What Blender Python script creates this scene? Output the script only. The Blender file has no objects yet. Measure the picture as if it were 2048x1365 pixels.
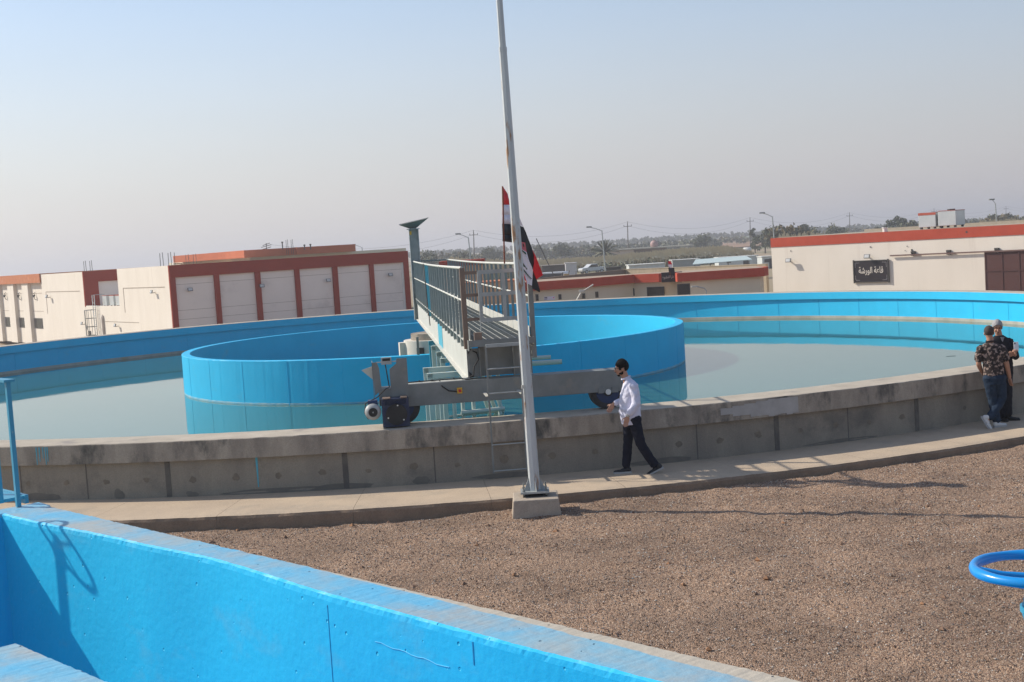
import bpy, bmesh, math, random
import numpy as np
from mathutils import Vector, Matrix, noise
R = math.radians
sc = bpy.context.scene
COL = sc.collection
random.seed(7)

# ------------------------------------------------------------------ camera
CAMZ = 2.704
F_ = Vector((0.0, 0.99737, -0.07245)); R_ = Vector((0.99808, -0.00448, -0.06172)); U_ = Vector((0.06188, 0.07231, 0.99546))
FPX = 2605.0
cd = bpy.data.cameras.new("camera"); cam = bpy.data.objects.new("camera", cd); COL.objects.link(cam)
m = Matrix((R_, U_, -F_)).transposed().to_4x4(); m.translation = (0, 0, CAMZ); cam.matrix_world = m
cd.sensor_width = 36.0; cd.lens = FPX / 2048 * 36.0; cd.clip_end = 9000; cd.clip_start = 0.1
sc.camera = cam

# ------------------------------------------------------------------ sun, sky, exposure
SUN_EL, SUN_AZ = R(35), R(159.5)           # towards the sun, azimuth from +x
SD = Vector((math.cos(SUN_EL) * math.cos(SUN_AZ), math.cos(SUN_EL) * math.sin(SUN_AZ), math.sin(SUN_EL)))
sl = bpy.data.lights.new("sun", 'SUN'); sl.energy = 3.7; sl.angle = R(0.6); sl.color = (1.0, 0.92, 0.80)
so = bpy.data.objects.new("sun", sl); COL.objects.link(so); so.rotation_euler = SD.to_track_quat('Z', 'Y').to_euler()
w = bpy.data.worlds.new("World"); sc.world = w; w.use_nodes = True
wn, wl = w.node_tree.nodes, w.node_tree.links
bg = wn['Background']
sky = wn.new('ShaderNodeTexSky'); sky.sky_type = 'NISHITA'; sky.sun_disc = False
sky.sun_elevation = SUN_EL; sky.sun_rotation = R(90) - SUN_AZ; sky.air_density = 1.0; sky.dust_density = 0.5; sky.ozone_density = 2.0
tc = wn.new('ShaderNodeTexCoord'); sx = wn.new('ShaderNodeSeparateXYZ'); wl.new(tc.outputs['Generated'], sx.inputs[0])
# pale dust layer towards the horizon (a function of elevation only)
mr = wn.new('ShaderNodeMapRange'); mr.interpolation_type = 'SMOOTHSTEP'
mr.inputs['From Min'].default_value = -0.02; mr.inputs['From Max'].default_value = 0.27
mr.inputs['To Min'].default_value = 0.96; mr.inputs['To Max'].default_value = 0.15
wl.new(sx.outputs['Z'], mr.inputs['Value'])
hx = wn.new('ShaderNodeMapRange'); hx.inputs['From Min'].default_value = -0.45; hx.inputs['From Max'].default_value = 0.45
wl.new(sx.outputs['X'], hx.inputs['Value'])
hc = wn.new('ShaderNodeMix'); hc.data_type = 'RGBA'
hc.inputs['A'].default_value = (4.7, 4.5, 4.5, 1); hc.inputs['B'].default_value = (3.15, 2.97, 3.15, 1)
wl.new(hx.outputs['Result'], hc.inputs['Factor'])
mx = wn.new('ShaderNodeMix'); mx.data_type = 'RGBA'
wl.new(mr.outputs['Result'], mx.inputs['Factor']); wl.new(sky.outputs[0], mx.inputs['A']); wl.new(hc.outputs['Result'], mx.inputs['B'])
cn_ = wn.new('ShaderNodeTexNoise'); cn_.inputs['Scale'].default_value = 2.2; cn_.inputs['Detail'].default_value = 5
cmp_ = wn.new('ShaderNodeMapping'); cmp_.inputs['Scale'].default_value = (1, 1, 5); wl.new(tc.outputs['Generated'], cmp_.inputs[0]); wl.new(cmp_.outputs[0], cn_.inputs['Vector'])
cr_ = wn.new('ShaderNodeMapRange'); cr_.inputs['To Min'].default_value = .955; cr_.inputs['To Max'].default_value = 1.045; wl.new(cn_.outputs['Fac'], cr_.inputs['Value'])
cv_ = wn.new('ShaderNodeVectorMath'); cv_.operation = 'SCALE'; wl.new(mx.outputs['Result'], cv_.inputs[0]); wl.new(cr_.outputs[0], cv_.inputs['Scale'])
wl.new(cv_.outputs[0], bg.inputs['Color']); bg.inputs['Strength'].default_value = 0.115
sc.view_settings.view_transform = 'Standard'; sc.view_settings.look = 'None'
sc.view_settings.exposure = 0.48; sc.view_settings.gamma = 1.0
sc.render.engine = 'CYCLES'
sc.cycles.max_bounces = 6; sc.cycles.volume_bounces = 0

# ------------------------------------------------------------------ helpers
def ray(u, v):
    d = F_ + R_ * ((u - 1024) / FPX) - U_ * ((v - 682.5) / FPX); return d
def at(u, v, Y):
    d = ray(u, v); t = Y / d.y; return Vector((d.x * t, Y, CAMZ + d.z * t))
def onz(u, v, z):
    d = ray(u, v); t = (z - CAMZ) / d.z; return Vector((d.x * t, d.y * t, z))
def onw(u, v, P, D):
    """where the view line meets the vertical wall through P along D: (distance along, height)"""
    d = ray(u, v); a = d.x / d.y
    # P.x + t D.x = a (P.y + t D.y)
    t = (a * P[1] - P[0]) / (D[0] - a * D[1]); Y = P[1] + t * D[1]
    return t, at(u, v, Y).z

def tag(o, label=None, cat=None, group=None, kind=None):
    if label: o['label'] = label
    if cat: o['category'] = cat
    if group: o['group'] = group
    if kind: o['kind'] = kind
    return o
def thing(name, label, cat, loc=(0, 0, 0), rz=0, group=None):
    o = bpy.data.objects.new(name, None); COL.objects.link(o); o.location = loc; o.rotation_euler = (0, 0, rz)
    return tag(o, label, cat, group)
def children(o): return [c for c in bpy.data.objects if c.parent == o]
def copy_tree(o, parent=None):
    c = o.copy(); COL.objects.link(c); c.parent = parent
    for ch in children(o): copy_tree(ch, c)
    return c
def W(o, x, y, z=0):
    c, s = math.cos(o.rotation_euler[2]), math.sin(o.rotation_euler[2])
    return Vector((o.location[0] + c * x - s * y, o.location[1] + s * x + c * y, o.location[2] + z))

class MB:
    def __init__(s): s.v = []; s.f = []; s.m = []; s.sm = []
    def add(s, vs, fs, mi=0, smooth=False):
        n = len(s.v); s.v += [tuple(v) for v in vs]
        for f in fs: s.f.append([i + n for i in f]); s.m.append(mi); s.sm.append(smooth)
        return s
    def box(s, x0, x1, y0, y1, z0, z1, mi=0, M=None):
        vs = [Vector((x, y, z)) for z in (z0, z1) for y in (y0, y1) for x in (x0, x1)]
        if M is not None: vs = [M @ v for v in vs]
        return s.add(vs, [(0, 2, 3, 1), (4, 5, 7, 6), (0, 1, 5, 4), (2, 6, 7, 3), (0, 4, 6, 2), (1, 3, 7, 5)], mi)
    def bar(s, a, b, w, h, mi=0, up=(0, 0, 1)):
        a, b = Vector(a), Vector(b); d = (b - a).normalized(); up = Vector(up)
        if abs(d.dot(up)) > .98: up = Vector((1, 0, 0))
        x = d.cross(up).normalized() * w / 2; y = x.normalized().cross(d).normalized() * h / 2
        vs = [p + i * x + j * y for p in (a, b) for i, j in ((-1, -1), (1, -1), (1, 1), (-1, 1))]
        return s.add(vs, [(0, 1, 2, 3), (7, 6, 5, 4), (0, 4, 5, 1), (1, 5, 6, 2), (2, 6, 7, 3), (3, 7, 4, 0)], mi)
    def tube(s, pts, rad, n=8, mi=0, smooth=True, cap=True, closed=False):
        pts = [Vector(p) for p in pts]; k = len(pts)
        if not hasattr(rad, '__len__'): rad = [rad] * k
        ref = None; rings = []
        for i, p in enumerate(pts):
            a = pts[(i - 1) % k] if (i or closed) else p; b = pts[(i + 1) % k] if (i < k - 1 or closed) else p
            d = (b - a).normalized()
            if ref is None: ref = Vector((0, 0, 1)) if abs(d.z) < .9 else Vector((1, 0, 0))
            x = d.cross(ref); 
            if x.length < 1e-4: x = d.orthogonal()
            x.normalize(); y = x.cross(d).normalized(); ref = y
            rings.append([p + (x * math.cos(2 * math.pi * j / n) + y * math.sin(2 * math.pi * j / n)) * rad[i] for j in range(n)])
        vs = [v for r_ in rings for v in r_]; fs = []
        for i in range(k if closed else k - 1):
            for j in range(n):
                a, b = i * n + j, i * n + (j + 1) % n; c, d_ = ((i + 1) % k) * n + (j + 1) % n, ((i + 1) % k) * n + j
                fs.append((a, d_, c, b))
        s.add(vs, fs, mi, smooth)
        if cap and not closed:
            s.add(rings[0], [tuple(range(n))], mi); s.add(rings[-1], [tuple(range(n - 1, -1, -1))], mi)
        return s
    def cyl(s, c, r, z0, z1, n=20, mi=0, r2=None, smooth=True):
        return s.tube([(c[0], c[1], z0), (c[0], c[1], z1)], [r, r if r2 is None else r2], n, mi, smooth)
    def ell(s, c, rad, mi=0, nu=16, nv=10, M=None):
        vs = []; fs = []
        for i in range(nv + 1):
            th = math.pi * i / nv
            for j in range(nu):
                ph = 2 * math.pi * j / nu
                v = Vector((rad[0] * math.sin(th) * math.cos(ph), rad[1] * math.sin(th) * math.sin(ph), rad[2] * math.cos(th)))
                if M is not None: v = M @ v
                vs.append(v + Vector(c))
        for i in range(nv):
            for j in range(nu):
                a, b = i * nu + j, i * nu + (j + 1) % nu
                fs.append((a, a + nu, b + nu, b))
        return s.add(vs, fs, mi, True)
    def prism(s, poly, z0, z1, mi=0, M=None):
        n = len(poly); vs = [Vector((p[0], p[1], z0)) for p in poly] + [Vector((p[0], p[1], z1)) for p in poly]
        if M is not None: vs = [M @ v for v in vs]
        fs = [tuple(range(n - 1, -1, -1)), tuple(range(n, 2 * n))] + [(i, (i + 1) % n, n + (i + 1) % n, n + i) for i in range(n)]
        return s.add(vs, fs, mi)
    def build(s, name, mats, parent=None, mods=None, bevel=0):
        me = bpy.data.meshes.new(name); me.from_pydata([tuple(v) for v in s.v], [], s.f)
        if not isinstance(mats, (list, tuple)): mats = [mats]
        for mt in mats: me.materials.append(mt)
        me.polygons.foreach_set('material_index', s.m); me.polygons.foreach_set('use_smooth', s.sm); me.update()
        o = bpy.data.objects.new(name, me); COL.objects.link(o)
        if parent is not None: o.parent = parent
        if bevel:
            b = o.modifiers.new('b', 'BEVEL'); b.width = bevel; b.segments = 2; b.limit_method = 'ANGLE'
        return o
def bake(o):
    dg = bpy.context.evaluated_depsgraph_get(); me = bpy.data.meshes.new_from_object(o.evaluated_get(dg))
    o.modifiers.clear(); o.data = me; return o
def remesh(o, vox, smooth=4):
    r_ = o.modifiers.new('r', 'REMESH'); r_.mode = 'VOXEL'; r_.voxel_size = vox; r_.use_smooth_shade = True
    if smooth: q = o.modifiers.new('s', 'SMOOTH'); q.iterations = smooth; q.factor = .5
    mt = o.data.materials[0]; bake(o)
    if not o.data.materials: o.data.materials.append(mt)
    return o

MATS = {}
def mat(name, c1, c2=None, sc_=3.0, rough=.8, metal=0, bump=0, bsc=30, stretch=(1, 1, 1), detail=6, c3=None, sc3=1.0, t3=.6, w3=.1, st3=(1, 1, 1), spec=.5, fine=0):
    if name in MATS: return MATS[name]
    mt = bpy.data.materials.new(name); mt.use_nodes = True; n, l = mt.node_tree.nodes, mt.node_tree.links
    p = n['Principled BSDF']; p.inputs['Roughness'].default_value = rough; p.inputs['Metallic'].default_value = metal
    p.inputs['Specular IOR Level'].default_value = spec if rough < .82 else min(spec, .22)
    co = n.new('ShaderNodeTexCoord')
    def mp(st):
        q = n.new('ShaderNodeMapping'); q.inputs['Scale'].default_value = st; l.new(co.outputs['Object'], q.inputs[0]); return q
    def ns(s_, st, d=detail):
        q = n.new('ShaderNodeTexNoise'); q.inputs['Scale'].default_value = s_; q.inputs['Detail'].default_value = d; q.inputs['Roughness'].default_value = .6
        l.new(mp(st).outputs[0], q.inputs['Vector']); return q
    def ramp(src, a, b):
        q = n.new('ShaderNodeMapRange'); q.inputs['From Min'].default_value = a; q.inputs['From Max'].default_value = b; l.new(src, q.inputs['Value']); return q
    cur = None
    c4 = lambda c: (*c, 1)
    if c2 is None: c2 = tuple(x * .86 for x in c1)
    q = ns(sc_, stretch); r_ = ramp(q.outputs['Fac'], .34, .66)
    x = n.new('ShaderNodeMix'); x.data_type = 'RGBA'; x.inputs['A'].default_value = c4(c1); x.inputs['B'].default_value = c4(c2)
    l.new(r_.outputs[0], x.inputs['Factor']); cur = x.outputs['Result']
    if c3 is not None:
        q3 = ns(sc3, st3); r3 = ramp(q3.outputs['Fac'], t3, t3 + w3)
        x3 = n.new('ShaderNodeMix'); x3.data_type = 'RGBA'; x3.inputs['B'].default_value = c4(c3)
        l.new(cur, x3.inputs['A']); l.new(r3.outputs[0], x3.inputs['Factor']); cur = x3.outputs['Result']
    if fine:
        qf = ns(60, (1, 1, 1), 3); rf = n.new('ShaderNodeMapRange'); rf.inputs['From Min'].default_value = .3; rf.inputs['From Max'].default_value = .7
        rf.inputs['To Min'].default_value = 1 - fine; rf.inputs['To Max'].default_value = 1 + fine * .6; l.new(qf.outputs['Fac'], rf.inputs['Value'])
        vm = n.new('ShaderNodeVectorMath'); vm.operation = 'SCALE'; l.new(cur, vm.inputs[0]); l.new(rf.outputs[0], vm.inputs['Scale']); cur = vm.outputs[0]
    l.new(cur, p.inputs['Base Color'])
    if bump:
        qb = ns(bsc, (1, 1, 1), 4); b = n.new('ShaderNodeBump'); b.inputs['Strength'].default_value = bump; b.inputs['Distance'].default_value = .02
        l.new(qb.outputs['Fac'], b.inputs['Height']); l.new(b.outputs[0], p.inputs['Normal'])
    MATS[name] = mt; mt['p'] = 1; return mt

def blue_paint(name, pits=.3, worn=0.0, wear_col=(.42, .40, .35), base=(.015, .49, .80), base2=(.013, .45, .74)):
    """painted concrete: pores, faint formwork bands, worn streaks"""
    mt = mat(name, base, base2, sc_=1.1, rough=.55, bump=0, spec=.35)
    n, l = mt.node_tree.nodes, mt.node_tree.links; p = n['Principled BSDF']
    co = n.new('ShaderNodeTexCoord')
    v = n.new('ShaderNodeTexVoronoi'); v.feature = 'F1'; v.inputs['Scale'].default_value = 7; l.new(co.outputs['Object'], v.inputs['Vector'])
    nz = n.new('ShaderNodeTexNoise'); nz.inputs['Scale'].default_value = 2.3; nz.inputs['Detail'].default_value = 5; l.new(co.outputs['Object'], nz.inputs['Vector'])
    r1 = n.new('ShaderNodeMapRange'); r1.inputs['From Min'].default_value = .035; r1.inputs['From Max'].default_value = .10; l.new(v.outputs['Distance'], r1.inputs['Value'])
    r2 = n.new('ShaderNodeMapRange'); r2.inputs['From Min'].default_value = .40; r2.inputs['From Max'].default_value = .5; l.new(nz.outputs['Fac'], r2.inputs['Value'])
    mxm = n.new('ShaderNodeMath'); mxm.operation = 'MAXIMUM'; l.new(r1.outputs[0], mxm.inputs[0]); 
    inv = n.new('ShaderNodeMath'); inv.operation = 'SUBTRACT'; inv.inputs[0].default_value = 1; l.new(r2.outputs[0], inv.inputs[1]); l.new(inv.outputs[0], mxm.inputs[1])
    n2 = n.new('ShaderNodeTexNoise'); n2.inputs['Scale'].default_value = 14; n2.inputs['Detail'].default_value = 6; l.new(co.outputs['Object'], n2.inputs['Vector'])
    ad = n.new('ShaderNodeMath'); ad.operation = 'MULTIPLY_ADD'; l.new(n2.outputs['Fac'], ad.inputs[0]); ad.inputs[1].default_value = .28; l.new(mxm.outputs[0], ad.inputs[2])
    b = n.new('ShaderNodeBump'); b.inputs['Strength'].default_value = pits; b.inputs['Distance'].default_value = .03; l.new(ad.outputs[0], b.inputs['Height']); l.new(b.outputs[0], p.inputs['Normal'])
    src = p.inputs['Base Color'].links[0].from_socket
    if worn:
        mpn = n.new('ShaderNodeMapping'); mpn.inputs['Scale'].default_value = (1.3, 1.3, 2.2); l.new(co.outputs['Object'], mpn.inputs[0])
        n3 = n.new('ShaderNodeTexNoise'); n3.inputs['Scale'].default_value = 1.0; n3.inputs['Detail'].default_value = 8; n3.inputs['Roughness'].default_value = .65; l.new(mpn.outputs[0], n3.inputs['Vector'])
        r3 = n.new('ShaderNodeMapRange'); r3.inputs['From Min'].default_value = .62 - worn * .25; r3.inputs['From Max'].default_value = .82 - worn * .2; r3.inputs['To Max'].default_value = .75
        l.new(n3.outputs['Fac'], r3.inputs['Value'])
        x = n.new('ShaderNodeMix'); x.data_type = 'RGBA'; x.inputs['B'].default_value = (*wear_col, 1); l.new(src, x.inputs['A']); l.new(r3.outputs[0], x.inputs['Factor'])
        l.new(x.outputs['Result'], p.inputs['Base Color'])
    return mt

BLUE = blue_paint('blue_painted_concrete', .35, worn=.08, wear_col=(.07, .42, .62))
BLUE_NEAR = blue_paint('blue_painted_concrete_near', .75, worn=.22, wear_col=(.10, .42, .62))
BLUE_TOP = blue_paint('worn_blue_coping', .9, worn=1.05, wear_col=(.40, .37, .31), base=(.10, .42, .62), base2=(.17, .42, .55))
BLUE_METAL = mat('blue_enamel', (.008, .27, .70), (.008, .24, .62), sc_=4, rough=.28, bump=.05, bsc=12, c3=(.16, .25, .34), sc3=5, t3=.66, w3=.1)
BLUE_POST = mat('pale_blue_enamel', (.03, .30, .46), (.05, .28, .42), sc_=6, rough=.4, c3=(.25, .35, .38), sc3=9, t3=.62)
CONC_TOP = mat('sunlit_coping_concrete', (.50, .44, .36), (.40, .35, .28), sc_=2.2, rough=.9, bump=.4, bsc=25, c3=(.30, .27, .24), sc3=1.3, t3=.58, w3=.12, fine=.12)  # pale concrete of the rim's top surface
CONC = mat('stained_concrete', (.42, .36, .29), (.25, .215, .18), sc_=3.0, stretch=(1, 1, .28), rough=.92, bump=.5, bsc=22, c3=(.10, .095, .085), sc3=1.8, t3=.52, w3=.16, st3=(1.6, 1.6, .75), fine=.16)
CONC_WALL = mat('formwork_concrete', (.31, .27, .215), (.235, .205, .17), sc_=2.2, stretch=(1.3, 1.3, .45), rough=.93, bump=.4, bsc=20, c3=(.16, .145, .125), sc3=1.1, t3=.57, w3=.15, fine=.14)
DAMP = mat('damp_stain', (.20, .175, .145), (.155, .14, .12), sc_=6, rough=.95)
CONC_STREAK = mat('joint_mortar', (.15, .135, .115), (.11, .10, .09), sc_=5, rough=.95, bump=.3)
PATCH = mat('tie_hole_mortar', (.24, .195, .145), (.165, .14, .115), sc_=9, rough=.95, bump=.4)
PALE_PATCH = mat('plaster_skim', (.44, .42, .40), (.36, .34, .32), sc_=5, rough=.9, bump=.2)
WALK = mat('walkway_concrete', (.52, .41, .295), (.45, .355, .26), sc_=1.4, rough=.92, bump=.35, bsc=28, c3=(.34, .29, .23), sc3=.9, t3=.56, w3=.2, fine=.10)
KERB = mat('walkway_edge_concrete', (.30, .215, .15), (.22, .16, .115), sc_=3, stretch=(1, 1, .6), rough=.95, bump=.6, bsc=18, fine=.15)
BARE = mat('bare_grey_band', (.46, .44, .38), (.33, .33, .29), sc_=1.6, rough=.9, bump=.2, c3=(.42, .32, .20), sc3=.8, t3=.66, w3=.1)
CREAM = mat('cream_render', (.78, .715, .625), (.735, .67, .58), sc_=.8, stretch=(1, 1, .35), rough=.92, bump=.25, bsc=40, c3=(.60, .53, .45), sc3=.7, t3=.58, w3=.28, st3=(2.2, 2.2, .16))
CREAM_Y = mat('warm_cream_render', (.72, .64, .48), (.68, .60, .45), sc_=.6, rough=.92, bump=.2, bsc=40)
PANEL = mat('greyish_cream_render', (.80, .725, .66), (.75, .68, .62), sc_=.5, rough=.92, c3=(.52, .46, .42), sc3=.5, t3=.58, w3=.3)
RED = mat('dark_red_render', (.31, .046, .026), (.27, .040, .022), sc_=.7, rough=.9, bump=.2, bsc=30)
RED_LIT = mat('terracotta_render', (.47, .085, .05), (.41, .072, .042), sc_=1.5, rough=.9, bump=.3, bsc=30, c3=(.40, .07, .04), sc3=.8, t3=.6)  # lighter copy of RED, sunlight on the red bands put into the colour
ORANGE = mat('orange_render', (.52, .20, .095), (.43, .155, .075), sc_=2.5, rough=.92, bump=.3, bsc=20, c3=(.58, .30, .17), sc3=2.2, t3=.58)
PEACH = mat('peach_render', (.60, .36, .20), (.55, .33, .19), sc_=.8, rough=.9)
GROOVE = mat('shadow_groove_dirt', (.42, .36, .29), (.36, .30, .25), sc_=3, rough=.95)  # groove lines in a darker tone than the render
GLASS = mat('dark_window_glass', (.02, .022, .025), (.03, .03, .035), rough=.12, spec=.6)
FRAME_M = mat('dark_aluminium', (.06, .055, .05), rough=.5)
GALV = mat('galvanised_steel', (.42, .44, .43), (.33, .35, .345), sc_=5, rough=.52, metal=.35, bump=.08, bsc=40, c3=(.50, .51, .49), sc3=2, t3=.6)
GALV_D = mat('dusty_grey_steel', (.24, .25, .24), (.195, .205, .195), sc_=4, rough=.65, metal=.25, bump=.1, bsc=35, c3=(.30, .27, .22), sc3=1.5, t3=.6, w3=.15)
GALV_L = mat('bright_grey_steel', (.56, .56, .51), (.50, .49, .44), sc_=2.5, rough=.6, metal=.1, bump=.06, c3=(.60, .52, .40), sc3=2, t3=.62, w3=.12)
RUST_PLATE = mat('brown_primer_plate', (.24, .165, .12), (.20, .15, .12), sc_=6, rough=.7, metal=.1)
PIPE = mat('pale_green_grey_pipe', (.52, .57, .52), (.47, .53, .48), sc_=2, rough=.5)
POLE = mat('weathered_galvanised_pole', (.56, .59, .59), (.46, .49, .495), sc_=6, stretch=(1, 1, .2), rough=.55, metal=.2, bump=.1, bsc=25, c3=(.33, .18, .09), sc3=3.2, t3=.57, w3=.06, st3=(2.5, 2.5, .5))
CYAN = mat('turquoise_overspray', (.05, .38, .52), (.08, .36, .46), sc_=5, rough=.55)
GEARBLUE = mat('navy_gearbox_enamel', (.012, .022, .075), (.03, .04, .07), sc_=8, rough=.45, c3=(.14, .12, .10), sc3=7, t3=.64, w3=.1)
MOTOR = mat('motor_grey', (.42, .43, .42), (.30, .31, .31), sc_=8, rough=.5)
BLACK = mat('black_rubber', (.018, .018, .018), (.03, .028, .026), sc_=6, rough=.75, bump=.1)
TYRE = mat('grey_tyre', (.05, .048, .045), (.08, .075, .07), sc_=6, rough=.85)
HUBBLUE = mat('wheel_hub_blue', (.02, .045, .13), (.02, .04, .10), sc_=6, rough=.5)
WHITE = mat('white_paint', (.78, .77, .72), (.70, .69, .64), sc_=2, rough=.6)
YELLOW = mat('yellow_plastic', (.75, .42, .03), rough=.4)
REDP = mat('red_button', (.55, .02, .015), rough=.35)
BROWN_DOOR = mat('brown_door_paint', (.085, .028, .022), (.07, .024, .02), sc_=1.5, rough=.5, c3=(.13, .06, .045), sc3=3, t3=.66, st3=(2, 2, .5))
SIGN = mat('black_sign_board', (.018, .012, .016), rough=.45)
LETTER = mat('white_lettering', (.72, .66, .58), rough=.6)
TANKM = mat('galvanised_tank_sheet', (.60, .63, .62), (.50, .53, .53), sc_=1.2, rough=.42, metal=.45, c3=(.62, .52, .38), sc3=.9, t3=.62, st3=(1, 1, 1.6))
REDTRIM = mat('red_primer', (.46, .09, .05), rough=.7)
FL_R = mat('flag_red', (.80, .015, .022), (.68, .012, .02), sc_=8, rough=.7)
FL_W = mat('flag_white', (.86, .80, .84), (.78, .72, .78), sc_=8, rough=.7)
FL_K = mat('flag_black', (.012, .012, .014), (.02, .02, .022), sc_=8, rough=.6)
FL_G = mat('flag_green', (.015, .06, .03), rough=.7)
WOOD = mat('brown_wood_stick', (.22, .06, .03), rough=.6)

# ------------------------------------------------------------------ terrain
GZ = -3.2
def terrain_z(x, y):
    d = math.hypot(x + 2.4, y - 41.1)
    if d < 27: z = -2.2
    elif d < 36: z = -2.2 + (GZ + 2.2) * (d - 27) / 9
    else: z = GZ
    z -= 1.5 * max(0, min(1, (-x - 5) / 14)) * max(0, min(1, (d - 27) / 9)) * max(0, min(1, (190 - d) / 30))
    return z + .25 * noise.noise(Vector((x * .02, y * .02, 0))) * min(1, d / 200)
g = MB(); rs = [0.01] + [2.2 * 1.115 ** i for i in range(72)]; na = 120
vs = []
for r_ in rs:
    for j in range(na):
        a = 2 * math.pi * j / na; x, y = r_ * math.cos(a), 30 + r_ * math.sin(a); vs.append((x, y, terrain_z(x, y)))
fs = [(i * na + j, (i + 1) * na + j, (i + 1) * na + (j + 1) % na, i * na + (j + 1) % na) for i in range(len(rs) - 1) for j in range(na)]
g.add(vs, fs, 0, True)
DIRT = mat('dusty_field_soil', (.36, .27, .185), (.26, .23, .14), sc_=.006, rough=.95, detail=9, c3=(.16, .17, .08), sc3=.012, t3=.50, w3=.12)
tag(g.build('ground', DIRT), 'dusty earth plain stretching to the horizon', 'ground', kind='structure')

# brown and green fields right of the flag pole
def field(px, name, m, lab):
    q = [onz(u, v, GZ) for u, v in px]; b = MB(); b.add([(p.x, p.y, GZ + .35) for p in q], [tuple(range(len(q)))]); tag(b.build(name, m), lab, 'field', kind='structure')
FG = mat('green_crop', (.10, .15, .05), (.16, .17, .07), sc_=.03, rough=.95)
FB = mat('ploughed_soil', (.34, .20, .12), (.28, .175, .11), sc_=.02, rough=.95, c3=(.16, .14, .08), sc3=.03, t3=.58)
field([(1080, 512), (1260, 502), (1250, 497), (1085, 504)], 'green_field', FG, 'green strip of field beyond the reeds')
field([(1330, 506), (1640, 486), (1640, 474), (1430, 480)], 'ploughed_field', FB, 'reddish brown ploughed field beyond the reeds')
field([(870, 523), (1060, 512), (1060, 508), (870, 516)], 'bare_field', FB, 'brown bare field strip behind the bridge railings')
field([(1400, 480), (1640, 474), (1640, 467), (1400, 476)], 'far_green_field', FG, 'far green field under the horizon')

# ------------------------------------------------------------------ tank
C = Vector((-2.42, 41.14, 0)); RI, RO, RF = 20.42, 21.19, 21.10
WZ = -1.107; KZ = -.895
def ring(mb, prof, a0=0, a1=360, n=400, jit=0, smooth=True):
    """prof: [(r, z, material index of the band to the next point)]"""
    k = len(prof); vs = []
    closed = abs(a1 - a0 - 360) < 1e-6; m_ = n if closed else n + 1
    for j in range(m_):
        a = R(a0 + (a1 - a0) * j / n)
        for i, (r_, z, mi, *q) in enumerate(prof):
            jj = (q[0] if q else 0) * (noise.noise(Vector((a * 90, i * 7.3, 0))) + .6 * noise.noise(Vector((a * 400, i * 3.3, 5))))
            vs.append((r_ * math.cos(a) + jj * math.cos(a), r_ * math.sin(a) + jj * math.sin(a), z + jj * .6))
    for i in range(k - 1):
        fs = []
        for j in range(n):
            A, B = j * k + i, ((j + 1) % m_) * k + i
            fs.append((A, B, B + 1, A + 1))
        mb.add([], [], 0)
        base = len(mb.v) if i == 0 else base
        if i == 0: mb.v += vs
        for f in fs: mb.f.append([x + base for x in f]); mb.m.append(prof[i][2]); mb.sm.append(False)
tank = thing('settling_tank', 'large round concrete settling tank painted blue inside, under the scraper bridge', 'tank', C)
w_ = MB()
ring(w_, [(RF, -1.6, 0), (RF, -.31, 0)], n=420)
# joints, tie-hole patches, drips: proud by millimetres, part of the wall's own surface
def on_wall(mb, am, wd, z0, z1, mi, r_, th=.004, taper=0):
    a = R(am); h = wd / 2 / r_
    n = 3; vs = []
    for rr in (r_, r_ + th):
        for i in range(n + 1):
            b = a - h + 2 * h * i / n; b2 = a - h * (1 - taper) + 2 * h * (1 - taper) * i / n
            vs += [(rr * math.cos(b2), rr * math.sin(b2), z0), (rr * math.cos(b), rr * math.sin(b), z1)]
    m_ = 2 * (n + 1); fs = []
    for i in range(n):
        fs.append((m_ + 2 * i, m_ + 2 * i + 2, m_ + 2 * i + 3, m_ + 2 * i + 1))
        fs += [(2 * i, m_ + 2 * i, m_ + 2 * i + 1 - 0, 2 * i + 1)] if i == 0 else []
        fs.append((2 * i + 1, m_ + 2 * i + 1, m_ + 2 * i + 3, 2 * i + 3)); fs.append((2 * i, 2 * i + 2, m_ + 2 * i + 2, m_ + 2 * i))
    fs.append((2 * n, 2 * n + 1, m_ + 2 * n + 1, m_ + 2 * n)); mb.add(vs, fs, mi)
def blob(mb, am, zc, rx, rz, mi, r_, th=.003, seed=0, n=18):
    vs = [((r_ + th) * math.cos(R(am)), (r_ + th) * math.sin(R(am)), zc)]
    for i in range(n):
        t = 2 * math.pi * i / n; q = 1 + .45 * noise.noise(Vector((math.cos(t) * 1.3, math.sin(t) * 1.3, seed * 3.7)))
        a = R(am) + rx * q * math.cos(t) / r_; vs.append(((r_ + th) * math.cos(a), (r_ + th) * math.sin(a), zc + rz * q * math.sin(t)))
    mb.add(vs, [(0, 1 + i, 1 + (i + 1) % n) for i in range(n)], mi)
def ang_at(u, v, r_):
    """angle on the near side of the cylinder of radius r_ seen at pixel column u"""
    d = ray(u, v); a = d.x / d.y; A = a * a + 1; B = -2 * (a * C.x + C.y); c_ = C.x ** 2 + C.y ** 2 - r_ * r_
    Y = (-B - math.sqrt(B * B - 4 * A * c_)) / (2 * A); return math.degrees(math.atan2(Y - C.y, a * Y - C.x))
for px in (335, 691, 1063, 1557, 1838): on_wall(w_, ang_at(px, 940, RF), .085, KZ + .01, -.315, 1, RF, .006)
for px in (40, 172, 870, 1397, 1700): on_wall(w_, ang_at(px, 940, RF), .018, KZ + .01, -.315, 1, RF, .003)
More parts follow.
